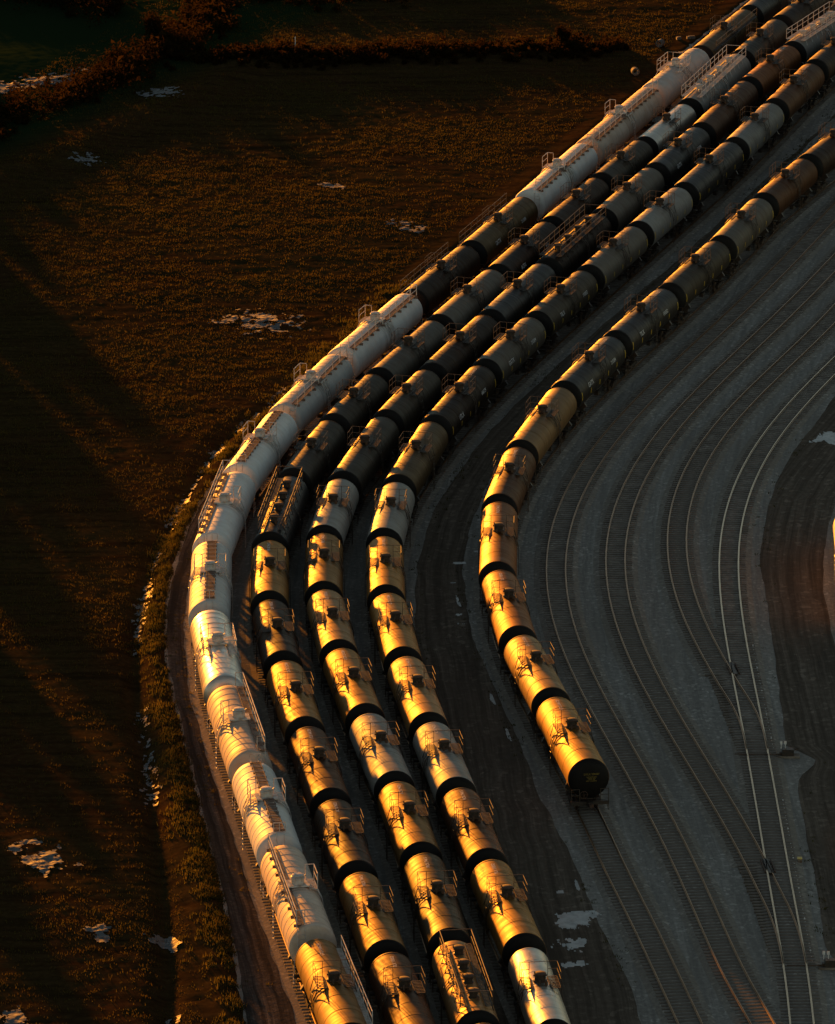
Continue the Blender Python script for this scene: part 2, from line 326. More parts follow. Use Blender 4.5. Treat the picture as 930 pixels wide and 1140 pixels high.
class MB:
    def __init__(self):
        self.v, self.f = [], []

    def add(self, vs, fs):
        o = len(self.v)
        self.v += [tuple(p) for p in vs]
        self.f += [tuple(i + o for i in f) for f in fs]

    def box(self, c, s, rot=None):
        pts = []
        for dx, dy, dz in ((-1, -1, -1), (1, -1, -1), (1, 1, -1), (-1, 1, -1), (-1, -1, 1), (1, -1, 1), (1, 1, 1), (-1, 1, 1)):
            p = Vector((dx * s[0] / 2, dy * s[1] / 2, dz * s[2] / 2))
            if rot is not None:
                p = rot @ p
            pts.append(p + Vector(c))
        self.add(pts, [(0, 3, 2, 1), (4, 5, 6, 7), (0, 1, 5, 4), (1, 2, 6, 5), (2, 3, 7, 6), (3, 0, 4, 7)])
        return self

    def tube(self, a, b, r, n=6, caps=True, r2=None):
        a, b = Vector(a), Vector(b)
        q = (b - a).to_track_quat('Z', 'Y')
        r2 = r if r2 is None else r2
        vs = []
        for e, rr in ((a, r), (b, r2)):
            for i in range(n):
                t = 2 * math.pi * i / n
                vs.append(e + q @ Vector((math.cos(t) * rr, math.sin(t) * rr, 0)))
        fs = [(i, (i + 1) % n, n + (i + 1) % n, n + i) for i in range(n)]
        if caps:
            fs += [tuple(range(n))[::-1], tuple(range(n, 2 * n))]
        self.add(vs, fs)
        return self

    def path(self, pts, r, n=6):
        for a, b in zip(pts, pts[1:]):
            self.tube(a, b, r, n)
        return self

    def lathe(self, prof, c=(0, 0, 0), axis='Y', n=40, cap=True):
        vs, fs = [], []
        for y, r in prof:
            for i in range(n):
                t = 2 * math.pi * i / n
                if axis == 'Y':
                    vs.append((c[0] + math.cos(t) * r, c[1] + y, c[2] + math.sin(t) * r))
                elif axis == 'Z':
                    vs.append((c[0] + math.cos(t) * r, c[1] + math.sin(t) * r, c[2] + y))
                else:
                    vs.append((c[0] + y, c[1] + math.cos(t) * r, c[2] + math.sin(t) * r))
        for k in range(len(prof) - 1):
            for i in range(n):
                j = (i + 1) % n
                q = (k * n + i, k * n + j, (k + 1) * n + j, (k + 1) * n + i)
                fs.append(q[::-1] if axis == 'Y' else q)
        if cap:
            a = tuple(range(n))
            b = tuple(range((len(prof) - 1) * n, len(prof) * n))
            fs += [a, b[::-1]] if axis == 'Y' else [a[::-1], b]
        self.add(vs, fs)
        return self

    def mesh(self, name, mat, smooth=None):
        m = bpy.data.meshes.new(name)
        m.from_pydata(self.v, [], self.f)
        m.materials.append(mat)
        if smooth:
            m.shade_smooth()
            m.set_sharp_from_angle(angle=math.radians(smooth))
        m.update()
        return m


CACHE = {}


def cached(key, fn):
    if key not in CACHE:
        CACHE[key] = fn()
    return CACHE[key]


def obj(name, mesh, parent=None, mat=None, loc=None, rotz=0.0):
    o = bpy.data.objects.new(name, mesh)
    COL.objects.link(o)
    if parent is not None:
        o.parent = parent
    if mat is not None:
        o.material_slots[0].link = 'OBJECT'
        o.material_slots[0].material = mat
    if loc is not None:
        o.location = loc
    o.rotation_euler = (0, 0, rotz)
    return o


def tag(o, label=None, cat=None, group=None, kind=None):
    if label:
        o['label'] = label
    if cat:
        o['category'] = cat
    if group:
        o['group'] = group
    if kind:
        o['kind'] = kind
    return o


def empty(name, loc, rotz=0.0):
    o = bpy.data.objects.new(name, None)
    COL.objects.link(o)
    o.location = loc
    o.rotation_euler = (0, 0, rotz)
    o.empty_display_size = 0.5
    return o


# ------------------------------------------------------------------ numpy noise for terrain and scatter
def vnoise(x, y, seed=0):
    xi, yi = np.floor(x).astype(np.int64), np.floor(y).astype(np.int64)
    xf, yf = x - xi, y - yi

    def h(a, b):
        n = (a * 374761393 + b * 668265263 + seed * 1274126177) & 0x7fffffff
        n = ((n ^ (n >> 13)) * 1274126177) & 0x7fffffff
        return ((n ^ (n >> 16)) & 0xffff) / 65535.0
    u, v = xf * xf * (3 - 2 * xf), yf * yf * (3 - 2 * yf)
    return (h(xi, yi) * (1 - u) + h(xi + 1, yi) * u) * (1 - v) + (h(xi, yi + 1) * (1 - u) + h(xi + 1, yi + 1) * u) * v


def fbm(x, y, octs=4, seed=0):
    s, a, t = 0, 1.0, 0
    for i in range(octs):
        s = s + a * vnoise(x * 2 ** i, y * 2 ** i, seed + i * 17)
        t += a
        a *= 0.55
    return s / t


def at_y(line, y):
    a = np.array(line)
    o = np.argsort(a[:, 1])
    a = a[o]
    y = np.asarray(y, dtype=float)
    r = np.interp(y, a[:, 1], a[:, 0])
    k0 = (a[3, 0] - a[0, 0]) / (a[3, 1] - a[0, 1])
    k1 = (a[-1, 0] - a[-4, 0]) / (a[-1, 1] - a[-4, 1])
    r = np.where(y < a[0, 1], a[0, 0] + (y - a[0, 1]) * k0, r)
    return np.where(y > a[-1, 1], a[-1, 0] + (y - a[-1, 1]) * k1, r)


def smooth_line(line, y0, y1, step=1.0, win=9):
    ys = np.arange(y0, y1 + step, step)
    xs = at_y(line, ys)
    k = int(win)
    pad = np.concatenate([xs[0] + (np.arange(-k, 0)) * (xs[1] - xs[0]), xs, xs[-1] + np.arange(1, k + 1) * (xs[-1] - xs[-2])])
    ker = np.ones(2 * k + 1) / (2 * k + 1)
    return np.stack([np.convolve(pad, ker, 'valid'), ys], 1)


# ------------------------------------------------------------------ terrain
YL = smooth_line(YARD_LEFT, 340, 900, 1.0, 5)
DL = smooth_line([p for p in DITCH], 340, 500, 1.0, 4)


def yard_edge(y):
    return np.interp(y, YL[:, 1], YL[:, 0])


def ditch_x(y):
    return np.interp(y, DL[:, 1], DL[:, 0])


def field_height(x, y):
    """Rough ground left of the yard: tussocks, furrows, the bank beside the gravel and the ditch."""
    e = yard_edge(y)
    d = e - x                                    # metres out from the yard edge
    h = 0.30 * (fbm(x * 0.05, y * 0.03, 4, 3) - 0.5)
    # furrows running across the view
    h += 0.10 * (fbm(x * 0.10, y * 0.42, 3, 21) - 0.5) * np.clip(d / 8, 0, 1)
    h += 0.12 * (fbm(x * 0.8, y * 0.8, 3, 9) - 0.5)
    h += 0.09 * (fbm(x * 2.1, y * 2.1, 2, 31) - 0.5)
    bank = np.exp(-((d - 1.1) / 1.0) ** 2) * 0.28 * np.clip((500 - y) / 30, 0.1, 1)
    fade = np.clip((500 - y) / 25, 0, 1)
    dd = x - ditch_x(np.minimum(y, 499))
    ditch = -0.55 * np.exp(-(dd / 0.9) ** 2) * fade
    berm = 0.35 * np.exp(-((y - (609 + 0.12 * x)) / 7.0) ** 2) * np.clip((20 - x) / 8, 0, 1)
    # the low dyke in the top left corner
    t = (x + 26) * 0.35 + 622
    q = (y - (612 + (x + 12) * 1.9)) / 2.15
    dyke = 0.6 * np.exp(-(q / 3.0) ** 2) * np.clip((-12 - x) / 6, 0, 1)
    h = h + bank + ditch + berm + dyke
    inside = np.clip(-d / 0.8, 0, 1)
    return h * (1 - inside) - 0.35 * inside - 0.12 * np.clip((d - 0.2) / 2, 0, 1)


def grid_mesh(name, xs, ys, hf, mat):
    X, Y = np.meshgrid(xs, ys)
    Z = hf(X, Y)
    nx, ny = len(xs), len(ys)
    co = np.stack([X, Y, Z], -1).reshape(-1, 3).astype(np.float32)
    i = (np.arange(ny - 1)[:, None] * nx + np.arange(nx - 1)[None, :]).ravel()
    fc = np.stack([i, i + 1, i + nx + 1, i + nx], 1).astype(np.int32)
    m = bpy.data.meshes.new(name)
    m.vertices.add(len(co))
    m.vertices.foreach_set('co', co.ravel())
    m.loops.add(fc.size)
    m.loops.foreach_set('vertex_index', fc.ravel())
    m.polygons.add(len(fc))
    m.polygons.foreach_set('loop_start', np.arange(0, fc.size, 4, dtype=np.int32))
    m.polygons.foreach_set('use_smooth', np.ones(len(fc), bool))
    m.update(calc_edges=True)
    m.materials.append(mat)
    return m


def field_material():
    m, nt, N, L, b = nodes_of('autumn_field')
    p = geo_pos(nt)
    a = noise(nt, 0.06, 5, 0.65, p, 0.6)
    f = noise(nt, 1.8, 3, 0.7, p)
    st = noise(nt, 1.0, 4, 0.65, mapping(nt, p, (0.10, 0.9, 1)))
    c = mix_rgb(nt, ramp(nt, a, [(0.35, 0.0), (0.62, 1.0)]), (0.040, 0.020, 0.008), (0.036, 0.026, 0.009))
    c = mix_rgb(nt, ramp(nt, f, [(0.40, 0.0), (0.72, 0.8)]), c, (0.066, 0.041, 0.016))
    c = mix_rgb(nt, ramp(nt, st, [(0.35, 0.7), (0.55, 0.0)]), c, (0.018, 0.011, 0.005))
    # greener pasture beyond the dyke
    sep = N.new('ShaderNodeSeparateXYZ')
    L.new(p, sep.inputs[0])
    g = N.new('ShaderNodeMath')
    g.operation = 'MULTIPLY_ADD'                   # y - 1.9 x
    g.inputs[1].default_value = -1.9
    L.new(sep.outputs[0], g.inputs[0])
    L.new(sep.outputs[1], g.inputs[2])
    mr = N.new('ShaderNodeMapRange')
    mr.inputs[1].default_value = 640
    mr.inputs[2].default_value = 650
    L.new(g.outputs[0], mr.inputs[0])
    c = mix_rgb(nt, mr.outputs[0], c, (0.014, 0.026, 0.010))
    L.new(c, b.inputs['Base Color'])
    b.inputs['Roughness'].default_value = 1.0
    b.inputs['Specular IOR Level'].default_value = 0.0
    bump(nt, noise(nt, 3.0, 3, 0.8, p), 0.25, 0.03, b)
    return m


FIELD = field_material()
# far ground: one sheet to the horizon, under everything
mb = MB()
mb.add([(-9000, -3000, -0.9), (9000, -3000, -0.9), (9000, 15000, -0.9), (-9000, 15000, -0.9)], [(0, 1, 2, 3)])
tag(obj('ground', mb.mesh('ground', FIELD)), kind='structure')
xs = np.concatenate([np.arange(-150, -72, 2.0), np.arange(-72, 42, 0.4)])
ys = np.concatenate([np.arange(330, 660, 0.4), np.arange(660, 900, 2.0)])
tag(obj('field', grid_mesh('field', xs, ys, field_height, FIELD)), kind='structure')


def strip(name, left, right, y0, y1, z, mat, cols=6, step=1.0, wob=0.0, seed=0):
    ys = np.arange(y0, y1 + 0.01, step)
    a, b = left(ys), right(ys)
    if wob:
        a = a + wob * (fbm(ys * 0.35, ys * 0 + seed, 4, seed) - 0.5) * 2
        b = b + wob * (fbm(ys * 0.35, ys * 0 + seed + 9, 4, seed + 5) - 0.5) * 2
    m = MB()
    vs = []
    for i in range(len(ys)):
        for k in range(cols + 1):
            vs.append((a[i] + (b[i] - a[i]) * k / cols, ys[i], z))
    fs = []
    for i in range(len(ys) - 1):
        for k in range(cols):
            q = i * (cols + 1) + k
            fs.append((q, q + 1, q + cols + 2, q + cols + 1))
    m.add(vs, fs)
    me = m.mesh(name, mat)
    uv = me.uv_layers.new(name='UVMap')
    for lp in me.loops:
        k = lp.vertex_index % (cols + 1)
        i = lp.vertex_index // (cols + 1)
        uv.data[lp.index].uv = (vs[lp.vertex_index][0] - (a[i] + b[i]) / 2, ys[i])
    return tag(obj(name, me), kind='structure')


def fn(line, off=0.0, win=5):
    sm = smooth_line(line, 330, 860, 1.0, win)
    return lambda y: np.interp(y, sm[:, 1], sm[:, 0]) + off


strip('yard_ground', yard_edge, lambda y: 0 * y + 160, 340, 860, 0.0, GRAVEL, cols=4, wob=0.35, seed=4)
row1 = fn(ROWS[1]['line'])
strip('service_road', lambda y: yard_edge(y) + 0.35, lambda y: row1(y) - 1.9, 340, 700, 0.012, SERVICE, cols=3, wob=0.2, seed=8)
strip('dirt_road', fn(ROADL), fn(ROADR), 340, 640, 0.012, DIRT, cols=4, wob=0.25, seed=14)
DLn = fn(DIRTL, win=1)
strip('dirt_lot', DLn, lambda y: np.where(y < 457, np.interp(y, [340, 419, 424, 433, 440, 449, 455], [36, 31.67, 31.54, 31.59, 31.97, 32.95, 33.95]),
                                          at_y([(33.95, 455), (36, 462), (39, 470), (43, 480), (60, 520)], y)) , 340, 560, 0.012, DIRT, cols=4, wob=0.12, seed=24)

# ------------------------------------------------------------------ tracks
RT = 0.30                                          # rail top above the yard


def resample(line, step):
    a = np.array(line, float)
    s = np.concatenate([[0], np.cumsum(np.hypot(*np.diff(a, axis=0).T))])
    t = np.arange(0, s[-1], step)
    return np.stack([np.interp(t, s, a[:, 0]), np.interp(t, s, a[:, 1])], 1)


def normals(P):
    d = np.gradient(P, axis=0)
    d /= np.linalg.norm(d, axis=1)[:, None]
    return d, np.stack([d[:, 1], -d[:, 0]], 1)


def ribbon(name, P, offs, zs, mat, uvs=False):
    """A strip with a constant cross-section (offs, zs) along the plan line P."""
    d, n = normals(P)
    m = MB()
    k = len(offs)
    vs = [(p[0] + q[0] * o, p[1] + q[1] * o, z) for p, q in zip(P, n) for o, z in zip(offs, zs)]
    fs = []
    for i in range(len(P) - 1):
        for j in range(k - 1):
            a = i * k + j
            fs.append((a, a + 1, a + k + 1, a + k))
    fs += [tuple(range(k)), tuple(range((len(P) - 1) * k, len(P) * k))[::-1]]
    m.add(vs, fs)
    return m.mesh(name, mat)


def rail_mesh(P, off, mat):
    w, h = 0.031, 0.15
    offs = [off - w * 1.9, off - w * 1.9, off - 0.012, off - w, off - w, off + w, off + w, off + 0.012, off + w * 1.9, off + w * 1.9]
    zs = [RT - h, RT - h + 0.015, RT - h + 0.03, RT - 0.04, RT, RT, RT - 0.04, RT - h + 0.03, RT - h + 0.015, RT - h]
    return ribbon('rail', P, offs, zs, mat)


def bed(P, dz=0.0):
    return tag(obj('ballast', ribbon('ballast', P, [-1.75, -1.35, -0.6, 0.6, 1.35, 1.75], [0.002, 0.10 - dz, 0.115 - dz, 0.115 - dz, 0.10 - dz, 0.002], BED)), kind='structure')


def tie_mesh(length):
    return cached(('tie', round(length, 2)), lambda: MB().box((0, 0, 0.075), (length, 0.235, 0.15)).mesh('tie', TIE))


def straighten(line, lo=None, hi=None):
    return smooth_line(line, lo if lo else line[0][1], hi if hi else line[-1][1], 1.0, 6)


def track(label, line, mat, ties_each=100, tie_range=None, wide=None, group='tracks of the rail yard', tie_min=0):
    P = resample(line, 1.5)
    root = empty('railway_track', (float(P[len(P) // 2][0]), float(P[len(P) // 2][1]), 0))
    tag(root, label, 'railway track', group)
    inv = -Vector(root.location)

    def child(name, me, loc=(0, 0, 0), rz=0.0):
        return obj(name, me, root, loc=(loc[0] + inv.x, loc[1] + inv.y, loc[2] + inv.z), rotz=rz)
    for s in (-1, 1):
        child('rail', rail_mesh(P, s * 0.7535, mat))
    bed(P[P[:, 1] > tie_min] if tie_min else P, 0.012 if tie_min else 0.0)
    T = resample(line, 0.53)
    d, n = normals(T)
    rest = MB()
    done = 0
    for i in range(len(T)):
        y = T[i][1]
        if y < tie_min:
            continue
        length = 2.6
        dx = 0.0
        if wide:
            for (a, b, l, sh) in wide:
                if a <= y <= b:
                    t = (y - a) / (b - a)
                    length, dx = l[0] + (l[1] - l[0]) * t, sh[0] + (sh[1] - sh[0]) * t
        ang = math.atan2(d[i][1], d[i][0]) - math.pi / 2 + random.uniform(-.012, .012)
        c = (T[i][0] + n[i][0] * dx + random.uniform(-.04, .04), T[i][1] + n[i][1] * dx, RT - 0.15 - 0.15 + 0.003 + random.uniform(-.012, .004))
        if done < ties_each and (tie_range is None or tie_range[0] <= y <= tie_range[1]):
            child('tie', tie_mesh(length), c, ang)
            done += 1
        else:
            rest.box((c[0], c[1], c[2] + 0.075), (length, 0.235, 0.15), Matrix.Rotation(ang, 3, 'Z'))
    o = child('ties', rest.mesh('ties', TIE))
    o['kind'] = 'stuff'
    return root


ROWTXT = {1: 'leftmost train', 2: 'second train from the left', 3: 'third train from the left',
          4: 'fourth train from the left', 5: 'train right of the dirt road'}
for k in (1, 2, 3, 4):
    ln = [p for p in ROWS[k]['line']]
    lo = [[ln[0][0] + (y - ln[0][1]) * (ln[1][0] - ln[0][0]) / (ln[1][1] - ln[0][1]), y] for y in (325, 333)]
    track('rusty railway track under the ' + ROWTXT[k], lo + [p for p in ln if p[1] <= 720], RAIL_DULL, 0)
r5 = smooth_line(ROWS[5]['line'], 395, 640, 1, 3)
T5a = np.array([p for p in TRACKS[5] if p[1] < 385])
l5 = [[float(x), float(y)] for x, y in T5a] + [[float(x), float(y)] for x, y in r5 if y > 401]
l5 = [[l5[0][0] - (l5[0][1] - 340) * (l5[1][0] - l5[0][0]) / (l5[1][1] - l5[0][1]), 340.0]] + l5
l5 = smooth_line(l5, 340, 640, 1, 5).tolist()
track('empty rusty track running on from under the train right of the dirt road', l5, RAIL_DULL, 100, (348, 402))


def tline(k, y0, y1, w=4):
    a = sorted([list(p) for p in TRACKS[k]], key=lambda p: p[1])
    return smooth_line(a, y0, y1, 1, w)


t6, t7, t8, t9 = tline(6, 340, 600), tline(7, 357.5, 600), tline(8, 397.5, 600), tline(9, 340, 600)
# the two turnouts run into the right-hand track without a kink
x9 = lambda y: float(np.interp(y, t9[:, 1], t9[:, 0]))


def blend(t, y0, y1):
    o = []
    for x, y in t:
        f = min(1, max(0, (y - y0) / (y1 - y0)))
        f = f * f * (3 - 2 * f)
        o.append([x9(y) * (1 - f) + x * f, y])
    return o


t7 = np.array(blend(t7, 356, 372))
t8 = np.array(blend(t8, 396, 412))
track('empty brown track just right of the train beside the dirt road', t6.tolist(), RAIL_DULL, 100, (348, 402))
track('brown track that joins the brightest rails near the bottom edge', t7.tolist(), RAIL_DULL, 100, (376, 430), tie_min=374.2)
track('brown track that joins the brightest rails at the upper switch', t8.tolist(), RAIL_DULL, 100, (415, 470), tie_min=413.7)
track('rightmost through track with the brightest polished rails', t9.tolist(), RAIL_BRIGHT, 100, (348, 400),
      wide=[(357, 374, (2.7, 3.9), (0, -0.6)), (396, 413.5, (2.7, 3.9), (0, -0.6))])
t10 = smooth_line(T10, 390, 600, 1, 8)
t10[:, 0] += 0.38
track('track at the right edge under the sunlit tank car', t10.tolist(), RAIL_DULL, 0)

# frogs, guard plates, switch stands and their throw rods
for (fx, fy, lb) in ((23.57, 414.6, 'dark steel rail crossing of the upper turnout'), (23.95, 374.8, 'dark steel rail crossing of the lower turnout')):
    t = empty('rail_crossing', (fx, fy, 0.16))
    tag(t, lb, 'rail crossing', 'rail crossings of the turnouts')
    m = MB()
    m.box((0, 0, 0.075), (0.34, 2.6, 0.13))
    obj('frog_casting', m.mesh('frog_casting', BLACKSTEEL), t, rotz=0.09)
    for s in (-1, 1):
        g = MB().box((0, 0, 0.07), (0.07, 2.2, 0.14))
        obj('guard_rail', g.mesh('guard_rail', RUSTSTEEL), t, loc=(s * 0.34, 0.1, 0), rotz=0.09)
for (sx, sy, xl, lb) in ((26.6, 396.6, 22.9, 'low switch machine on the gravel tongue at the upper turnout'),
                         (27.1, 357.4, 24.3, 'low switch machine at the bottom right beside the lower turnout')):
    t = empty('switch_machine', (sx, sy, 0.0))
    tag(t, lb, 'switch machine', 'switch machines at the turnouts')
    obj('base_tie', MB().box((0, 0.16, 0.09), (1.7, 0.26, 0.16)).box((0, -0.22, 0.09), (1.7, 0.26, 0.16)).mesh('base_tie', TIE), t)
    m = MB().box((0, 0, 0.38), (0.85, 0.62, 0.40)).box((0, 0, 0.60), (0.78, 0.5, 0.06)).box((-0.5, 0, 0.30), (0.2, 0.3, 0.2))
    obj('housing', m.mesh('housing', BLACKSTEEL), t)
    for dx in (-0.48, -0.18):
        h = MB().tube((dx, 0.1, 0.6), (dx, 0.1, 1.0), 0.03).box((dx, 0.1, 1.05), (0.17, 0.04, 0.24))
        obj('target', h.mesh('target', STENCIL), t)
    obj('throw_rod', MB().box(((xl - sx) / 2 - 0.3, 0, 0.22), (abs(xl - sx) - 0.4, 0.07, 0.05)).mesh('throw_rod', RUSTSTEEL), t)
    obj('lever', MB().tube((0.42, 0, 0.5), (0.75, -0.25, 0.75), 0.025).mesh('lever', RUSTSTEEL), t)
# small white marker caps along the bright rail
k = 0
for a, b, st in ((398, 424, 0.75), (400, 424, 5.0), (357.5, 388, 0.75), (360, 388, 5.5)):
    y = a
    while y < b:
        if st > 1 or random.random() < 0.8:
            r = 0.045 if st > 1 else 0.022
            me = cached(('cap', r), lambda: MB().lathe([(0, r * 1.3), (r, r * 1.2), (r * 1.8, r * .5)], axis='Z', n=8).mesh('cap', STENCIL))
            o = obj('tie_marker', me, loc=(x9(y) + 1.18, y, 0.158))
            if st > 1:
                lb, gp = 'larger white marker stud on the tie ends right of the bright rails', 'larger white studs by the bright rails'
            else:
                lb, gp = 'tiny white marker stud on the tie ends right of the bright rails', 'tiny white studs by the bright rails'
            tag(o, lb, 'marker', gp)
        y += st

# ------------------------------------------------------------------ tank cars
def tank_mesh(L, R, zc, kind):
    def make():
        h = L / 2
        prof = []
        dh = 0.50
        if kind == 'jacket':
            for i in range(9):
                t = i / 8 * math.pi / 2
                prof.append((-h - dh * math.cos(t), max(0.02, R * math.sin(t) ** 0.9)))
        else:
            prof.append((-h, R))
        ys = []
        if kind in ('jacket', 'ribbed'):
            n = int(L / 1.05)
            ys = [(-h + (i + 0.5) * L / n, 0.014, 0.035) for i in range(n)]
        else:
            n = 6
            ys = [(-h + 0.06, 0.012, 0.05)] + [(-h + i * L / n, 0.009, 0.04) for i in range(1, n)] + [(h - 0.06, 0.012, 0.05)]
        for y, dr, w in ys:
            prof += [(y - w, R), (y - w + 0.008, R + dr), (y + w - 0.008, R + dr), (y + w, R)]
        if kind == 'jacket':
            for i in range(8, -1, -1):
                t = i / 8 * math.pi / 2
                prof.append((h + dh * math.cos(t), max(0.02, R * math.sin(t) ** 0.9)))
        else:
            prof.append((h, R))
        return MB().lathe(prof, (0, 0, zc), n=56).mesh('tank', PAINT['black'], smooth=32)
    return cached(('tank', L, R, zc, kind), make)


def head_mesh(R, zc):
    """Dished end of a tank, bulging towards +y."""
    def make():
        prof = [(0.0, R - 0.004)]
        for i in range(9, -1, -1):
            t = i / 9 * math.pi / 2
            prof.append((0.001 + 0.50 * math.cos(t), max(0.02, (R - 0.004) * math.sin(t) ** 0.9)))
        return MB().lathe(prof, (0, 0, zc), n=56).mesh('tank_head', HEADPAINT, smooth=40)
    return cached(('head', R, zc), make)


def truck_parts():
    def side():
        m = MB()
        m.box((0, 0, 0.50), (0.16, 0.95, 0.20))
        for s in (-1, 1):
            m.box((0, s * 0.80, 0.50), (0.20, 0.34, 0.26))
            m.box((0, s * 0.50, 0.62), (0.14, 0.55, 0.12), Matrix.Rotation(-s * 0.30, 3, 'X'))
            m.box((0, s * 0.45, 0.36), (0.14, 0.5, 0.10), Matrix.Rotation(s * 0.35, 3, 'X'))
        m.box((0, 0, 0.25), (0.16, 0.5, 0.10))
        for s in (-0.14, 0.14):
            m.tube((0, s, 0.30), (0, s, 0.56), 0.07, 8)
        return m.mesh('side_frame', BLACKSTEEL)

    def wheelset():
        m = MB()
        for s in (-1, 1):
            m.lathe([(-0.065, 0.40), (-0.06, 0.46), (0.03, 0.455), (0.04, 0.48), (0.065, 0.48)] if s > 0 else
                    [(-0.065, 0.48), (-0.04, 0.48), (-0.03, 0.455), (0.06, 0.46), (0.065, 0.40)], (s * -0.72, 0, 0.46), axis='X', n=20)
        m.tube((-0.95, 0, 0.46), (0.95, 0, 0.46), 0.08, 8)
        return m.mesh('wheelset', WHEEL, smooth=35)

    def bolster():
        m = MB().box((0, 0, 0.52), (2.1, 0.36, 0.26)).lathe([(0, 0.2), (0.12, 0.2)], (0, 0, 0.64), axis='Z', n=12)
        for s in (-1, 1):
            m.box((0, s * 0.42, 0.40), (1.6, 0.10, 0.14))
        return m.mesh('bolster', BLACKSTEEL)
    return cached('ts', side), cached('tw', wheelset), cached('tb', bolster)


def underframe_mesh(L, R, zc):
    def make():
        m = MB()
        h = L / 2
        zb = zc - R
        for s in (-1, 1):
            m.box((0, s * (h - 0.8), 0.92), (0.40, 3.6, 0.34))                       # stub sill
            m.box((0, s * (h - 1.75), zb + 0.02), (2.3, 0.30, 0.34))                 # body bolster
            for q in (-1, 1):
                m.box((q * 1.05, s * (h - 1.75), zb + 0.33), (0.5, 0.26, 0.55), Matrix.Rotation(-q * 0.6, 3, 'Y'))
            m.box((0, s * (h + 0.52), 1.02), (2.7, 0.30, 0.06))                      # end sill step
            m.box((0, s * (h + 0.66), 0.90), (2.7, 0.06, 0.22))
        # side running sills, brake rods and air tank under the barrel
        m.tube((0.35, -h + 2.6, 0.75), (0.35, h - 2.6, 0.75), 0.04)
        m.tube((-0.5, -1.6, 0.72), (-0.5, -0.4, 0.72), 0.22, 10)
        m.box((0.55, 1.0, 0.7), (0.35, 0.5, 0.35))
        m.lathe([(0, 0.16), (-0.35, 0.16), (-0.42, 0.1)], (0, 0.1, zb + 0.08), axis='Z', n=10)
        return m.mesh('underframe', BLACKSTEEL)
    return cached(('uf', L, R, zc), make)


def rail_run(m, pts, post, r=0.018, posts=None, mid=True):
    """Handrail: top rail through pts (platform level), height post, uprights at each point."""
    up = Vector((0, 0, post))
    m.path([Vector(p) + up for p in pts], r)
    if mid:
        m.path([Vector(p) + up * 0.52 for p in pts], r * 0.8)
    for p in pts:
        m.tube(p, Vector(p) + up, r)


def end_gear(L):
    def make():
        m = MB()
        y = 0.62
        for s in (-1, 1):
            m.path([(s * 1.32, y, 1.05), (s * 1.32, y, 1.95), (s * 0.75, y, 1.95), (s * 0.75, y, 1.05)], 0.024)
            m.tube((s * 1.32, y, 1.5), (s * 0.75, y, 1.5), 0.02)
            # side ladder steps at the corner
            for z in (0.35, 0.65, 0.92):
                m.tube((s * 1.34, y - 0.4, z), (s * 1.34, y, z), 0.02)
            m.tube((s * 1.34, y - 0.4, 0.33), (s * 1.34, y - 0.4, 1.05), 0.02)
            m.tube((s * 1.34, y, 0.33), (s * 1.34, y, 1.05), 0.02)
        m.tube((-0.75, y, 1.25), (0.75, y, 1.25), 0.02)
        return m.mesh('end_handrail', RAILPAINT)
    return cached('endgear', make)


def coupler_mesh():
    def make():
        m = MB().box((0, 0.35, 0.88), (0.16, 0.75, 0.18)).box((0, 0.78, 0.88), (0.30, 0.26, 0.28))
        m.box((0.1, 0.93, 0.88), (0.10, 0.16, 0.26)).tube((-0.2, 0.3, 0.75), (-0.28, 0.75, 0.45), 0.03)
        return m.mesh('coupler', RUSTSTEEL)
    return cached('coupler', make)


def brake_wheel_mesh():
    def make():
        m = MB()
        pts = [(0.27 * math.cos(a), 0, 0.27 * math.sin(a)) for a in [i * math.pi / 6 for i in range(13)]]
        m.path(pts, 0.02, 5)
        for i in range(0, 12, 3):
            m.tube((0, 0, 0), pts[i], 0.015, 4)
        m.tube((0, 0, 0), (0, -0.25, 0), 0.03)
        return m.mesh('brake_wheel', RUSTSTEEL)
    return cached('bw', make)


def ladder_mesh(R, zc, s, top_y):
    def make():
        m = MB()
        x0 = s * (R + 0.10)
        line = [(x0, 0.45), (x0, zc + 0.15)]
        for a in (25, 42, 58):
            t = math.radians(a)
            line.append((s * (R + 0.12) * math.cos(t), zc + (R + 0.12) * math.sin(t)))
        for dy in (-0.21, 0.21):
            m.path([(x, top_y + dy, z) for x, z in line], 0.024, 5)
        zz = []
        for (x1, z1), (x2, z2) in zip(line, line[1:]):
            n = max(1, int(math.hypot(x2 - x1, z2 - z1) / 0.38))
            zz += [(x1 + (x2 - x1) * i / n, z1 + (z2 - z1) * i / n) for i in range(n)]
        for x, z in zz:
            m.tube((x, top_y - 0.21, z), (x, top_y + 0.21, z), 0.016, 4)
        # stand-offs
        for z in (zc - 0.5, zc + 0.1):
            for dy in (-0.21, 0.21):
                m.tube((x0, top_y + dy, z), (s * R * 0.9, top_y + dy, z), 0.018, 4)
        return m.mesh('ladder', RAILPAINT)
    return cached(('lad', R, zc, s, top_y), make)


def grating(m, x, y, z, w, l, pitch=0.22):
    """Open bar grating: frame and cross bars."""
    m.box((x - w / 2, y, z), (0.04, l, 0.06))
    m.box((x + w / 2, y, z), (0.04, l, 0.06))
    n = max(2, int(l / pitch))
    for i in range(n + 1):
        m.box((x, y - l / 2 + l * i / n, z), (w - 0.05, pitch * 0.40, 0.03))


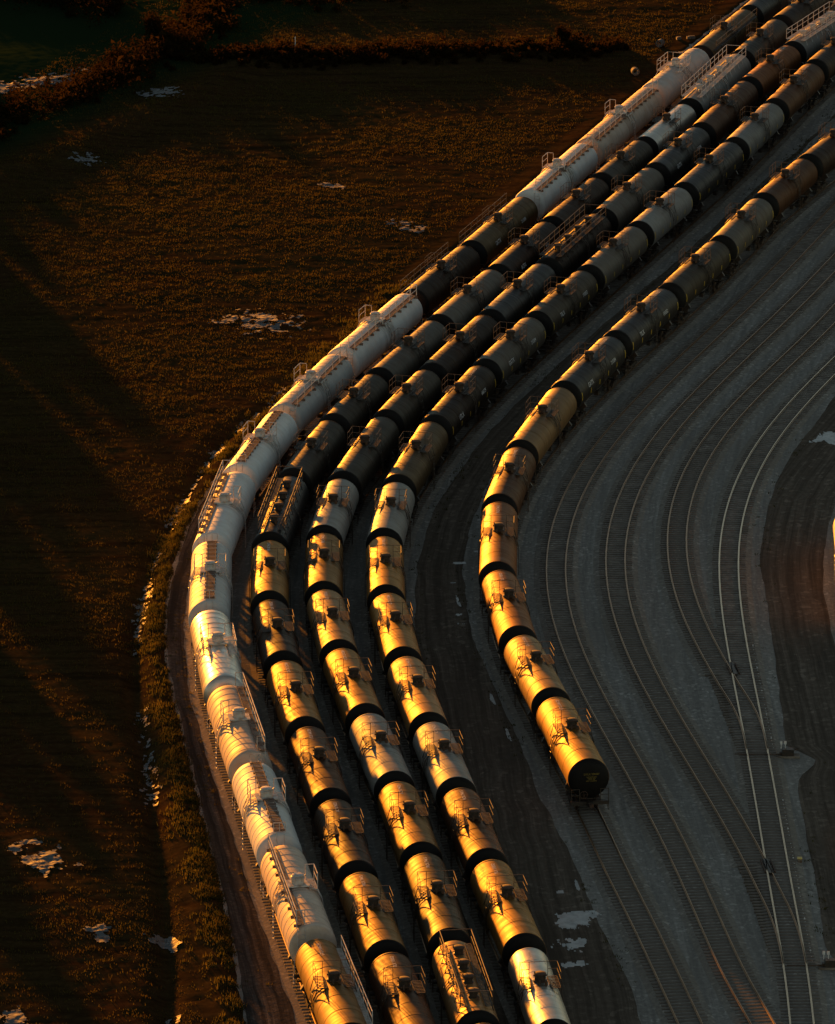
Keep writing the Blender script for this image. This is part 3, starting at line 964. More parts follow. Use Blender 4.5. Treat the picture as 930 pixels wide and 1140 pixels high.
def dome_mesh(r, h, zt):
    def make():
        prof = [(-0.15, r * 1.25), (0.02, r * 1.25), (0.05, r), (h * 0.8, r), (h * 0.82, r * 1.12), (h * 0.95, r * 1.12), (h, r * 0.8)]
        m = MB().lathe(prof, (0, 0, zt), axis='Z', n=24)
        for i in range(8):
            a = i * math.pi / 4
            m.box((r * 1.12 * math.cos(a), r * 1.12 * math.sin(a), zt + h * 0.78), (0.07, 0.07, 0.12))
        return m.mesh('manway', BLACKSTEEL, smooth=35)
    return cached(('dome', r, h, zt), make)


def stencil(lines, size, mat, key, depth=0.004):
    """Painted lettering as thin raised paint, converted to a mesh."""
    def make():
        cu = bpy.data.curves.new('lettering', 'FONT')
        cu.body = '\n'.join(lines)
        cu.size = size
        cu.align_x = 'CENTER'
        cu.align_y = 'CENTER'
        cu.offset = 0.004
        o = bpy.data.objects.new('tmp', cu)
        COL.objects.link(o)
        dg = bpy.context.evaluated_depsgraph_get()
        me = bpy.data.meshes.new_from_object(o.evaluated_get(dg))
        bpy.data.objects.remove(o)
        me.materials.clear()
        me.materials.append(mat)
        return me
    return cached(('st', key), make)


MARKS = [('UTLX', '646129'), ('GATX', '210384'), ('TILX', '193052'), ('PROX', '74415'), ('ACFX', '94021')]


def wrap(me, R, flip=False):
    """Bend flat lettering (x across, y along) round a barrel of radius R."""
    m2 = me.copy()
    for v in m2.vertices:
        a = -v.co.y / R
        v.co = (R * math.sin(a), v.co.x, R * math.cos(a))
    return m2


def make_car(kind, L, paint, loc, rz, opts=()):
    white = kind[0] == 'P' or 'whitefit' in opts
    R = {'G': 1.46, 'M': 1.46, 'P': 1.57}[kind[0]]
    if 'slim' in opts:
        R = 1.34
    zc = 2.55 if kind[0] != 'P' else 2.60
    zt = zc + R
    jack = kind[0] == 'P' or 'jacket' in opts
    h = L / 2
    root = empty('tank_car', loc, rz)
    oy = random.choice((-0.35, -0.15, 0.0, 0.1, 0.3)) if kind[0] == 'G' else 0.0
    railm = WHITERAIL if white else RAILPAINT
    gratem = WHITEFIT if white else DARKGRATE
    tank = obj('tank', tank_mesh(L, R, zc, ('jacket' if kind[0] == 'P' else 'ribbed') if jack else 'plain'), root, PAINT[paint])
    obj('underframe', underframe_mesh(L, R, zc), root)
    ts, tw, tb = truck_parts()
    if kind[0] != 'P':
        for s in (-1, 1):
            obj('tank_head', head_mesh(R, zc), root, loc=(0, s * h, 0), rotz=0 if s > 0 else math.pi)
    for s in (-1, 1):
        tk = obj('truck', tb, root, loc=(0, s * (h - 1.75), 0))
        for q in (-1, 1):
            obj('side_frame', ts, tk, loc=(q * 0.98, 0, 0))
            obj('wheelset', tw, tk, loc=(0, q * 0.86, 0))
        obj('coupler', coupler_mesh(), root, loc=(0, s * (h + 0.30), 0), rotz=0 if s > 0 else math.pi)
        obj('end_handrail', end_gear(L), root, railm, loc=(0, s * h, 0), rotz=0 if s > 0 else math.pi)
    obj('brake_wheel', brake_wheel_mesh(), root, loc=(-0.45, -(h + 0.66), 1.55))
    for s in (-1, 1):
        obj('ladder', ladder_mesh(R, zc, s, 0.0), root, railm, loc=(0, oy, 0))

    def part(name, key, build, mat, parent=None, **kw):
        return obj(name, cached(key, build), parent or root, mat, **kw)

    zp = zt - 0.16                                                    # platform level
    if kind[0] == 'G':
        d = obj('manway', dome_mesh(0.36, 0.46, zt), root, BLACKSTEEL, loc=(0.0, 0.25 + oy, 0))
        part('manway_lid', ('lid',), lambda: MB().lathe([(0, .38), (.05, .38), (.10, .2)], axis='Z', n=20).tube((-.35, 0, .02), (-.35, 0, .16), .04)
             .mesh('manway_lid', RUSTSTEEL, smooth=35), None, parent=d, loc=(0, 0, zt + 0.46))
        part('valve', ('valve', zt), lambda: MB().lathe([(-.1, .10), (.22, .10), (.26, .05)], (0.30, -0.45, zt), axis='Z', n=10)
             .lathe([(-.1, .07), (.30, .07)], (-0.12, -0.42, zt), axis='Z', n=10).tube((-0.3, -0.35, zt + .12), (0.35, -0.45, zt + .15), .03)
             .mesh('valve', RUSTSTEEL), None, loc=(0, oy, 0))
        part('vent', ('vent', zt), lambda: MB().lathe([(-.1, .12), (.16, .12), (.2, .06)], (-0.1, 0.85, zt), axis='Z', n=10).mesh('vent', RUSTSTEEL), None, loc=(0, oy, 0))
        for s in (-1, 1):
            def plat(s=s):
                m = MB()
                grating(m, s * 0.88, 0.15, zp + 0.06, 0.62, 1.9)
                for dy in (-0.7, 0.9):
                    m.tube((s * 1.2, dy, zp + 0.02), (s * (R * 0.98), dy, zc + R * 0.35), 0.03, 5)
                return m.mesh('platform', DARKGRATE)
            part('platform', ('plat', R, zc, s), plat, gratem, loc=(0, oy, 0))

        def rl():
            m = MB()
            z = zp + 0.08
            for s in (-1, 1):
                rail_run(m, [(s * 1.20, -0.75, z), (s * 1.20, 0.15, z), (s * 1.20, 1.10, z)], 1.02)
            m.tube((-1.2, 1.10, z + 1.02), (1.2, 1.10, z + 1.02), 0.020)
            m.tube((-1.2, 1.10, z + 0.5), (-0.6, 1.10, z + 0.5), 0.020)
            m.tube((0.6, 1.10, z + 0.5), (1.2, 1.10, z + 0.5), 0.020)
            for s in (-1, 1):
                m.tube((s * 0.6, 1.10, z), (s * 0.6, 1.10, z + 1.02), 0.020)
            return m.mesh('guard_railing', RAILPAINT)
        part('guard_railing', ('grl', R, zc), rl, railm, loc=(0, oy, 0))
        if 'catL' in opts or 'catR' in opts:
            s = -1 if 'catL' in opts else 1

            def cat():
                m = MB()
                grating(m, s * 1.25, 0, zc + R * 0.62, 0.40, L - 1.0)
                for i in range(int(L / 1.8)):
                    y = -h + 1.0 + i * 1.8
                    m.tube((s * 1.42, y, zc + R * 0.62), (s * R * 0.95, y, zc + R * 0.2), 0.03, 5)
                return m.mesh('catwalk', GRATE)
            part('catwalk', ('catg', L, R, s), cat, WHITEFIT if 'whiterail' in opts else gratem)

            def catr():
                m = MB()
                n = int(L / 1.9)
                rail_run(m, [(s * 1.45, -h + 0.6 + i * (L - 1.2) / n, zc + R * 0.62) for i in range(n + 1)], 0.95, 0.03)
                return m.mesh('catwalk_handrail', RAILPAINT)
            part('catwalk_handrail', ('catgr', L, R, s), catr, WHITERAIL if 'whiterail' in opts else railm)
    elif kind[0] == 'M':
        n = 4
        for i in range(n):
            y = -h * 0.62 + i * (h * 1.24) / (n - 1)
            d = obj('manway', dome_mesh(0.27, 0.42, zt), root, WHITEFIT if white else BLACKSTEEL, loc=(0.0, y, 0))
            part('manway_lid', ('lid',), lambda: None, WHITEFIT if white else None, parent=d, loc=(0, 0, zt + 0.42))
        for i in range(5):
            part('valve', ('mvalve', zt), lambda: MB().lathe([(-.1, .09), (.2, .09), (.25, .05)], (0, 0, zt), axis='Z', n=8).mesh('valve', RUSTSTEEL),
                 WHITEFIT if white else None, loc=((-1) ** i * 0.22, -h * .72 + i * h * 0.33, 0))
        for s in (-1, 1):
            def cat(s=s):
                m = MB()
                grating(m, s * 0.80, 0, zt - 0.02, 0.42, L - 1.2)
                for i in range(int(L / 1.6)):
                    y = -h + 1.0 + i * 1.6
                    m.tube((s * 0.98, y, zt - 0.03), (s * R * 0.8, y, zc + R * 0.55), 0.03, 5)
                return m.mesh('catwalk', DARKGRATE)
            part('catwalk', ('mcat', L, R, s), cat, gratem)

            def catr(s=s):
                m = MB()
                n = int(L / 1.7)
                half = [(s * 1.02, -h + 0.6 + i * (L - 1.2) / n, zt) for i in range(n + 1)]
                rail_run(m, half, 1.0, 0.032)
                return m.mesh('catwalk_handrail', RAILPAINT)
            part('catwalk_handrail', ('mcatr', L, R, s), catr, railm)

        def cross():
            m = MB()
            for y in (-h + 0.6, h - 0.6):
                m.tube((-1.02, y, zt + 1.0), (1.02, y, zt + 1.0), 0.028)
            return m.mesh('end_rail', RAILPAINT)
        part('end_rail', ('mx', L, R), cross, railm)
    else:                                                              # pressure cars
        def housing():
            m = MB().lathe([(-.12, .50), (0.03, .50), (.05, .43), (.42, .43), (.44, .46), (.52, .46), (.60, .30)], (0, 0.1, zt), axis='Z', n=28)
            m.box((0, 0.1, zt + 0.02), (1.5, 1.2, 0.10))
            return m.mesh('valve_housing', WHITEFIT, smooth=35)
        d = part('valve_housing', ('hous', zt), housing, WHITEFIT)
        part('housing_lid', ('hlid', zt), lambda: MB().lathe([(0, .40), (.05, .40), (.09, .2)], (0, 0.1, zt + .60), axis='Z', n=24).tube((.43, .1, zt + .55), (.55, .1, zt + .62), .04)
             .mesh('housing_lid', WHITEFIT, smooth=35), WHITEFIT, parent=d)
        lp = 3.8 if kind == 'P3' else 1.7
        y0 = -lp / 2 + (-0.6 if kind == 'P3' else 0.1)
        for s in (-1, 1):
            def plat(s=s):
                m = MB()
                grating(m, s * 0.95, y0 + lp / 2, zp + 0.08, 0.5, lp)
                for i in range(3):
                    yy = y0 + lp * (0.1 + 0.4 * i)
                    m.tube((s * 1.18, yy, zp + 0.05), (s * R * .97, yy, zc + R * 0.4), 0.035, 5)
                return m.mesh('platform', WHITEFIT)
            part('platform', ('pp', kind == 'P3', s, R), plat, WHITEFIT)

        def rl(side=0):
            m = MB()
            z = zp + 0.1
            for s in ((-1, 1) if side == 0 else (side,)):
                n = 4 if kind == 'P3' else 2
                rail_run(m, [(s * 1.2, y0 + lp * i / (n - 1), z) for i in range(n)], 1.05, 0.032)
                m.tube((s * 1.2, y0 + lp, z + 1.05), (s * 0.62, y0 + lp, z + 1.05), 0.032)
                m.tube((s * 0.62, y0 + lp, z + 1.05), (s * 0.62, y0 + lp, z), 0.03)
            if kind == 'P3':
                m.tube((-1.2, y0, z + 1.05), (1.2, y0, z + 1.05), 0.032)
                m.tube((-1.2, y0 + lp, z + 1.05), (1.2, y0 + lp, z + 1.05), 0.032)
            return m.mesh('guard_railing', WHITERAIL)
        if kind == 'P3':
            part('guard_railing', ('prl', kind, R), rl, WHITERAIL)
        else:
            for s in (-1, 1):
                if kind == 'P2L' and s < 0 or kind == 'P2R' and s > 0:
                    continue
                part('guard_railing', ('prl', s, R), lambda: rl(s), WHITERAIL)
        if kind == 'P1':
            def cat(ab):
                m = MB()
                for a, b in (ab,):
                    grating(m, 0.05, (a + b) / 2, zt + 0.16, 0.62, b - a, 0.30)
                    n = int((b - a) / 0.8)
                    for i in range(n + 1):
                        m.box((0.05, a + (b - a) * i / n, zt + 0.07), (0.80, 0.07, 0.16))
                return m.mesh('catwalk', GRATE)
            for q, ab in enumerate(((-h + 0.5, -0.7), (0.9, h - 0.5))):
                part('catwalk', ('p1', L, q), lambda: cat(ab), plain_cat)

            def hoops(s):
                m = MB()
                if True:
                    y = s * (h - 0.3)
                    m.path([(-0.35, y, zt), (-0.35, y, zt + 0.7), (0.45, y, zt + 0.7), (0.45, y, zt)], 0.028)
                    m.tube((0.05, y, zt), (0.05, y, zt + 0.7), 0.022)
                    # end ladder going down the head
                    for dx in (-0.2, 0.3):
                        m.path([(dx, s * (h + 0.2), zt + 0.05), (dx, s * (h + 0.62), zc + 0.4), (dx, s * (h + 0.66), 1.05)], 0.022, 5)
                    for i in range(8):
                        z = 1.2 + i * 0.33
                        yy = h + 0.64 - max(0, z - zc - 0.4) * 0.36
                        m.tube((-0.2, s * yy, z), (0.3, s * yy, z), 0.016, 4)
                return m.mesh('end_ladder', WHITERAIL)
            for s in (-1, 1):
                part('end_ladder', ('p1h', L, s), lambda: hoops(s), WHITERAIL)
        if kind[:2] == 'P2':
            s = -1 if kind == 'P2L' else 1

            def cat():
                m = MB()
                grating(m, s * 0.78, 0, zt - 0.04, 0.44, L - 0.6, 0.26)
                n = int(L / 1.5)
                for i in range(n + 1):
                    y = -h + 0.4 + i * (L - 0.8) / n
                    m.box((s * 0.95, y, zt - 0.17), (0.5, 0.06, 0.22))
                return m.mesh('catwalk', GRATE)
            part('catwalk', ('p2', L, s), cat, plain_cat)

            def catr():
                m = MB()
                n = int(L / 1.9)
                rail_run(m, [(s * 1.05, -h + 0.2 + i * (L - 0.4) / n, zt - 0.02) for i in range(n + 1)], 1.02, 0.034)
                for q in (-1, 1):
                    y = q * (h - 0.2)
                    m.tube((s * 1.05, y, zt + 1.0), (s * 0.5, y, zt + 1.0), 0.03)
                    m.tube((s * 0.5, y, zt + 1.0), (s * 0.5, y, zt), 0.03)
                return m.mesh('catwalk_handrail', WHITERAIL)
            part('catwalk_handrail', ('p2r', L, s), catr, WHITERAIL)

            def el():
                m = MB()
                y = -(h + 0.35)
                for dx in (s * 0.55, s * 1.05):
                    m.path([(dx, -h + 0.2, zt - 0.05), (dx, y, zt - 0.3), (dx, -(h + 0.66), 1.05)], 0.026, 5)
                for i in range(9):
                    z = 1.2 + i * 0.31
                    m.tube((s * 0.55, -(h + 0.64) + (z / zt) * 0.25, z), (s * 1.05, -(h + 0.64) + (z / zt) * 0.25, z), 0.018, 4)
                return m.mesh('end_ladder', WHITERAIL)
            part('end_ladder', ('p2e', L, s), el, WHITERAIL)
    # lettering on the crown near the far end, on the right flank, and on the near head
    i = opts_index[0] % len(MARKS)
    opts_index[0] += 1
    a, b = MARKS[i]
    if 'mark' in opts:
        me = cached(('crown', i, R), lambda: wrap(stencil([a + ' ' + b], 0.34, STENCIL, ('c', i)), R + 0.012))
        th = math.radians(3)
        o = obj('reporting_mark', me, tank, loc=(0, h * 0.74, zc))
        o.rotation_euler = (0, -th, 0)
    if 'flank' in opts:
        me = cached(('flank', i, R), lambda: wrap(stencil([a + '  ' + b], 0.5, STENCIL, ('f', i)), R + 0.012))

        def rotm():
            m2 = stencil([a], 0.55, STENCIL, ('f1', i)).copy()
            for v in m2.vertices:
                x, y = v.co.x, v.co.y
                t = math.radians(72) - y / R
                v.co = ((R + 0.012) * math.sin(t), x, (R + 0.012) * math.cos(t))
            return m2

        def rotm2():
            m2 = stencil([b], 0.45, STENCIL, ('f2', i)).copy()
            for v in m2.vertices:
                x, y = v.co.x, v.co.y
                t = math.radians(72) - y / R
                v.co = ((R + 0.012) * math.sin(t), x, (R + 0.012) * math.cos(t))
            return m2
        obj('reporting_mark', cached(('fl1', i, R), rotm), tank, loc=(0, -h * 0.55, zc))
        obj('reporting_mark', cached(('fl2', i, R), rotm2), tank, loc=(0, h * 0.45, zc))
    if 'tape' in opts:
        n = 6
        for q in range(n):
            y = -h + 0.25 + q * (L - 0.5) / (n - 1)
            t = math.radians(94 if 0 < q < n - 1 else 86)
            hh = 0.45 if 0 < q < n - 1 else 0.7

            def tape(t=t, hh=hh):
                m = MB()
                vs, fs = [], []
                for k in range(5):
                    tt = t + (k - 2) * hh / 4 / R
                    for dy in (-0.075, 0.075):
                        vs.append(((R + 0.02) * math.sin(tt), dy, (R + 0.02) * math.cos(tt)))
                for k in range(4):
                    fs.append((2 * k, 2 * k + 1, 2 * k + 3, 2 * k + 2))
                m.add(vs, fs)
                return m.mesh('reflector_stripe', REFLECT)
            obj('reflector_stripe', cached(('tape', R, round(t, 2), hh), tape), tank, loc=(0, y, zc))
    if 'endmark' in opts:
        me = stencil(['DTLX 280087'], 0.19, DIMYELLOW, 'e1')
        o = obj('reporting_mark', me, tank, loc=(0.12, -(h + 0.505), zc + 0.45))
        o.rotation_euler = (math.radians(90), 0, 0)
        me = stencil(['CAPY 23451 GAL', 'CONST 2008', 'BLT 06-08', 'DOT 111A100W1'], 0.10, DIMYELLOW, 'e2')
        o = obj('reporting_mark', me, tank, loc=(0.12, -(h + 0.509), zc + 0.10))
        o.rotation_euler = (math.radians(90), 0, 0)
    return root


opts_index = [0]
plain_cat = plain('weathered_catwalk', (0.22, 0.15, 0.11), 0.7, rust=(0.12, 0.07, 0.045))

# one line per car, from the bottom of the photograph up: kind, paint, colour words, options
G, M_, P1, P2L, P2R, P3 = 'G', 'M', 'P1', 'P2L', 'P2R', 'P3'
CARS = {
    1: [(G, 'gold', 'golden tank car with white side handrail', ('catR', 'whiterail', 'mark')),
        (P2L, 'cream', 'beige tank car with a long left handrail', ()),
        (P1, 'white', 'white tank car with crown walkway', ()),
        (P2R, 'cream', 'pinkish white tank car with long right handrail', ()),
        (P3, 'silver', 'shiny silver tank car with boxed railing', ('slim0',)),
        (P1, 'white', 'white tank car with crown walkway', ()),
        (P2L, 'white', 'white tank car with a left handrail', ()),
        (P1, 'white', 'white tank car with crown walkway', ()),
        (P2R, 'white', 'white tank car with a long handrail', ()),
        (P2R, 'white', 'white tank car with a long handrail', ()),
        (G, 'darkbrown', 'dark brown tank car with left catwalk', ('catL',)),
        (G, 'olive', 'dark olive tank car with flank lettering', ('catL', 'flank')),
        (P2R, 'white', 'greyish white tank car with long handrail', ()),
        (P2R, 'cream', 'stained white tank car with long handrail', ()),
        (P3, 'white', 'bright white tank car with boxed railing', ()),
        (G, 'olive', 'dark tank car with long catwalk', ('catR',)),
        (G, 'black', 'black tank car', ())],
    2: [(G, 'brown', 'brown tank car', ('mark',)),
        (G, 'gold', 'golden brown tank car', ('mark',)),
        (G, 'darkbrown', 'very dark brown tank car', ('mark',)),
        (G, 'brown', 'glossy brown tank car', ('mark',)),
        (G, 'gold', 'bright golden tank car', ('mark',)),
        (G, 'darkbrown', 'very dark brown tank car', ('mark',)),
        (G, 'gold', 'golden brown tank car', ('mark',)),
        (M_, 'black', 'black four-dome tank car with long handrails', ('mark',)),
        (G, 'darkgrey', 'dark grey tank car', ()),
        (G, 'darkgrey', 'dark grey tank car', ()),
        (G, 'grey', 'mid grey tank car', ()),
        (G, 'grey', 'stained grey brown tank car', ()),
        (G, 'darkbrown', 'dark brown tank car', ('flank',)),
        (G, 'darkbrown', 'dark brown tank car', ()),
        (G, 'darkgrey', 'dark grey tank car', ()),
        (G, 'silver', 'shiny silver tank car', ('slim',)),
        (M_, 'lightgrey', 'light grey four-dome tank car', ('whitefit',)),
        (G, 'darkgrey', 'dark grey tank car', ()),
        (G, 'darkbrown', 'dark brown tank car', ())],
    3: [(G, 'brown', 'brown tank car', ('mark',)),
        (M_, 'tan', 'tan four-dome tank car with long handrails', ('jacket',)),
        (G, 'olive', 'dark olive tank car', ('mark',)),
        (G, 'gold', 'golden brown tank car', ('mark',)),
        (G, 'lightgrey', 'pale grey tank car', ('mark',)),
        (G, 'gold', 'golden tank car', ('mark',)),
        (G, 'tan', 'pale golden tank car', ('mark',)),
        (G, 'gold', 'golden brown tank car', ('mark',)),
        (G, 'lightgrey', 'pale grey tank car', ()),
        (G, 'darkgrey', 'dark grey tank car', ()),
        (G, 'darkgrey', 'dark grey tank car', ()),
        (G, 'darkbrown', 'dark brown tank car', ('mark',)),
        (G, 'black', 'black tank car with rusty crown', ()),
        (M_, 'darkbrown', 'dark brown four-dome tank car', ()),
        (G, 'grey', 'grey tank car', ()),
        (G, 'black', 'black tank car with stained crown', ('flank',)),
        (G, 'brown', 'brown tank car', ()),
        (G, 'rust', 'rusty brown tank car', ('mark',)),
        (M_, 'lightgrey', 'light grey four-dome tank car', ('whitefit',))],
    4: [(G, 'grey', 'grey tank car', ('mark',)),
        (G, 'silver', 'shiny silver tank car', ('slim', 'mark')),
        (G, 'gold', 'golden tank car', ('mark',)),
        (G, 'brown', 'brown tank car', ('mark',)),
        (G, 'lightgrey', 'pale grey tank car', ('mark',)),
        (G, 'tan', 'pale golden tank car', ('mark',)),
        (G, 'gold', 'golden brown tank car', ('mark',)),
        (G, 'gold', 'golden brown tank car', ('mark',)),
        (G, 'lightgrey', 'pale grey tank car', ()),
        (G, 'olive', 'dark olive tank car', ()),
        (G, 'darkbrown', 'dark brown tank car with flank lettering', ('mark', 'tape', 'flank')),
        (G, 'grey', 'light grey tank car with yellow stripes', ('tape', 'flank')),
        (G, 'darkgrey', 'dark grey tank car with yellow stripes', ('tape', 'flank')),
        (G, 'grey', 'rust-stained grey tank car', ('tape',)),
        (G, 'lightgrey', 'pale grey tank car', ('tape',)),
        (G, 'black', 'black tank car', ('tape',)),
        (G, 'lightgrey', 'pale grey tank car', ('tape',)),
        (G, 'brown', 'brown tank car', ('mark',)),
        (G, 'darkbrown', 'dark brown tank car', ('mark',)),
        (G, 'darkbrown', 'dark brown tank car', ())],
    5: [(G, 'gold', 'golden tank car with end lettering', ('mark', 'endmark')),
        (G, 'tan', 'tan tank car', ('mark',)),
        (G, 'rust', 'orange brown tank car', ('mark',)),
        (G, 'rust', 'rusty brown tank car', ('mark',)),
        (G, 'brown', 'glossy brown tank car', ('mark',)),
        (G, 'tan', 'pale tan tank car', ()),
        (G, 'black', 'black tank car with yellow stripes', ('mark', 'tape', 'flank')),
        (G, 'black', 'black tank car with yellow stripes', ('mark', 'tape', 'flank')),
        (G, 'darkgrey', 'dark grey tank car with yellow stripes', ('tape',)),
        (G, 'grey', 'grey brown tank car with yellow stripes', ('tape',)),
        (G, 'brown', 'brown tank car with stained flank', ()),
        (G, 'darkbrown', 'dark brown tank car', ()),
        (G, 'darkbrown', 'dark brown tank car', ())],
}
ORD = ['first', 'second', 'third', 'fourth', 'fifth', 'sixth', 'seventh', 'eighth', 'ninth', 'tenth', 'eleventh', 'twelfth',
       'thirteenth', 'fourteenth', 'fifteenth', 'sixteenth', 'seventeenth', 'eighteenth', 'nineteenth', 'twentieth']
ROWSHORT = {1: 'the leftmost train', 2: 'the second train', 3: 'the third train', 4: 'the fourth train', 5: 'the rightmost train'}
GROUPS = {1: 'tank cars of the leftmost train', 2: 'tank cars of the second train from the left',
          3: 'tank cars of the third train from the left', 4: 'tank cars of the fourth train from the left',
          5: 'tank cars of the train right of the dirt road'}
GAP = {1: 2.1, 2: 2.15, 3: 2.15, 4: 2.15, 5: 2.15}
for r in (1, 2, 3, 4, 5):
    line = ROWS[r]['line']
    J = list(ROWS[r]['joints'])
    if r != 5:
        J = [J[0] - (15.6 if r == 1 else 14.2)] + J
    while len(J) < len(CARS[r]) + 1:
        J.append(J[-1] + 15.5)
    for i, (kind, paint, words, opts) in enumerate(CARS[r]):
        ya, yb = J[i] , J[i + 1]
        xa, xb = float(at_y(line, ya)), float(at_y(line, yb))
        seg = math.hypot(xb - xa, yb - ya)
        L = round((seg - GAP[r]) * 5) / 5
        ux, uy = (xb - xa) / seg, (yb - ya) / seg
        cx, cy = xa + ux * L / 2, ya + uy * L / 2
        rz = math.atan2(uy, ux) - math.pi / 2
        c = make_car(kind, L, paint, (cx, cy, RT), rz, opts)
        tag(c, words + ', ' + ORD[i] + ' from the bottom in ' + ROWSHORT[r], 'tank car', GROUPS[r])

# the sunlit car cut by the right edge
p = [(float(np.interp(y, t10[:, 1], t10[:, 0])), y) for y in (424, 441, 459)]
c = make_car('P1', 15.0, 'white', ((p[0][0] + p[1][0]) / 2, 432.5, RT), math.atan2(17, p[1][0] - p[0][0]) - math.pi / 2)
tag(c, 'sunlit white tank car cut off by the right edge of the photo', 'tank car')

# ------------------------------------------------------------------ vegetation
def leaf_mat(name, cols, rough=0.9):
    m, nt, N, L, b = nodes_of(name)
    p = geo_pos(nt)
    f = noise(nt, 0.5, 3, 0.6, p)
    f2 = noise(nt, 4.0, 2, 0.6, p)
    c = mix_rgb(nt, ramp(nt, f, [(0.35, 0.0), (0.65, 1.0)]), cols[0], cols[1])
    c = mix_rgb(nt, ramp(nt, f2, [(0.45, 0.0), (0.75, 1.0)]), c, cols[2])
    L.new(c, b.inputs['Base Color'])
    b.inputs['Roughness'].default_value = rough
    b.inputs['Specular IOR Level'].default_value = 0.0
    tr = N.new('ShaderNodeBsdfTranslucent')       # thin leaves let the low sun through
    L.new(c, tr.inputs['Color'])
    mx = N.new('ShaderNodeMixShader')
    mx.inputs[0].default_value = 0.5
    L.new(b.outputs[0], mx.inputs[1])
    L.new(tr.outputs[0], mx.inputs[2])
    L.new(mx.outputs[0], N['Material Output'].inputs['Surface'])
    return m


GRASS = leaf_mat('dry_grass', ((0.056, 0.037, 0.009), (0.052, 0.049, 0.012), (0.115, 0.090, 0.022)))
WEED = leaf_mat('bank_weeds', ((0.052, 0.046, 0.013), (0.105, 0.080, 0.022), (0.068, 0.078, 0.018)))
BUSH = leaf_mat('russet_leaves', ((0.018, 0.0095, 0.0035), (0.030, 0.017, 0.005), (0.016, 0.015, 0.005)))
BARK = plain('bark', (0.05, 0.035, 0.022), 0.9)


def tri_mesh(name, V, mat):
    V = np.asarray(V, np.float32).reshape(-1, 3)
    n = len(V) // 3
    m = bpy.data.meshes.new(name)
    m.vertices.add(len(V))
    m.vertices.foreach_set('co', V.ravel())
    m.loops.add(len(V))
    m.loops.foreach_set('vertex_index', np.arange(len(V), dtype=np.int32))
    m.polygons.add(n)
    m.polygons.foreach_set('loop_start', np.arange(0, len(V), 3, dtype=np.int32))
    m.update(calc_edges=True)
    m.materials.append(mat)
    return m


def blades(X, Y, Z, H, W, lean=0.5):
    """One leaning triangular blade per point."""
    n = len(X)
    a = RNG.uniform(0, 2 * np.pi, n)
    b = RNG.uniform(0, 2 * np.pi, n)
    l = RNG.uniform(0, lean, n) * H
    p0 = np.stack([X - np.cos(a) * W, Y - np.sin(a) * W, Z - 0.03], 1)
    p1 = np.stack([X + np.cos(a) * W, Y + np.sin(a) * W, Z - 0.03], 1)
    p2 = np.stack([X + np.cos(b) * l, Y + np.sin(b) * l, Z + H], 1)
    return np.stack([p0, p1, p2], 1).reshape(-1, 3)


def scatter(name, n, sampler, dens, h0, h1, w, mat, per=7, rad=0.18, lean=0.6):
    X, Y = sampler(n)
    d = dens(X, Y)
    k = RNG.uniform(0, 1, n) < d
    X, Y = X[k], Y[k]
    hh = RNG.uniform(h0, h1, len(X))
    X = np.repeat(X, per) + RNG.normal(0, rad, len(X) * per)
    Y = np.repeat(Y, per) + RNG.normal(0, rad, len(Y) * per)
    hh = np.repeat(hh, per) * RNG.uniform(0.6, 1.1, len(X))
    Z = field_height(X, Y)
    return tag(obj(name, tri_mesh(name, blades(X, Y, Z, hh, w, lean), mat)), kind='stuff')


def samp_field(n):
    y = 345 + (640 - 345) * RNG.uniform(0, 1, n) ** 1.0
    w = 62
    x = yard_edge(y) - 2.5 - RNG.uniform(0, w, n)
    return x, y


g = scatter('field_grass', 95000, samp_field, lambda x, y: np.clip((fbm(x * 0.09, y * 0.12, 4, 5) - 0.36) * 3.2, 0.22, 0.9),
            0.07, 0.22, 0.035, GRASS, per=7, rad=0.22)
tag(g, 'dry russet grass tussocks covering the field left of the trains', 'grass')


def samp_bank(n):
    y = RNG.uniform(345, 520, n)
    x = yard_edge(y) + 0.25 - np.abs(RNG.normal(0, 1, n)) * 1.0
    return x, y


g = scatter('bank_weeds', 9000, samp_bank, lambda x, y: np.clip((fbm(x * 0.5, y * 0.5, 3, 15) - 0.36) * 3.5, 0.06, 1) * np.where(y > 455, 0.55, 1),
            0.12, 0.42, 0.04, WEED, per=12, rad=0.20)
tag(g, 'green gold weeds on the bank beside the gravel road', 'weeds')


def samp_yard(n):
    y = RNG.uniform(345, 620, n)
    w = RNG.integers(0, 4, n)
    x = np.where(w == 0, at_y(ROADL, y), np.where(w == 1, at_y(ROADR, y), np.where(w == 2, yard_edge(y) + 1.2, DLn(y))))
    return x + RNG.normal(0, 0.45, n), y


_fh = field_height
field_height = lambda x, y: np.zeros_like(x) + 0.02
g = scatter('yard_weeds', 2600, samp_yard, lambda x, y: np.clip((fbm(x * 0.3, y * 0.12, 3, 65) - 0.40) * 4, 0.0, 1), 0.06, 0.20, 0.03, WEED, per=6, rad=0.10)
tag(g, 'sparse low weeds along the edges of the dirt roads', 'weeds')
field_height = _fh


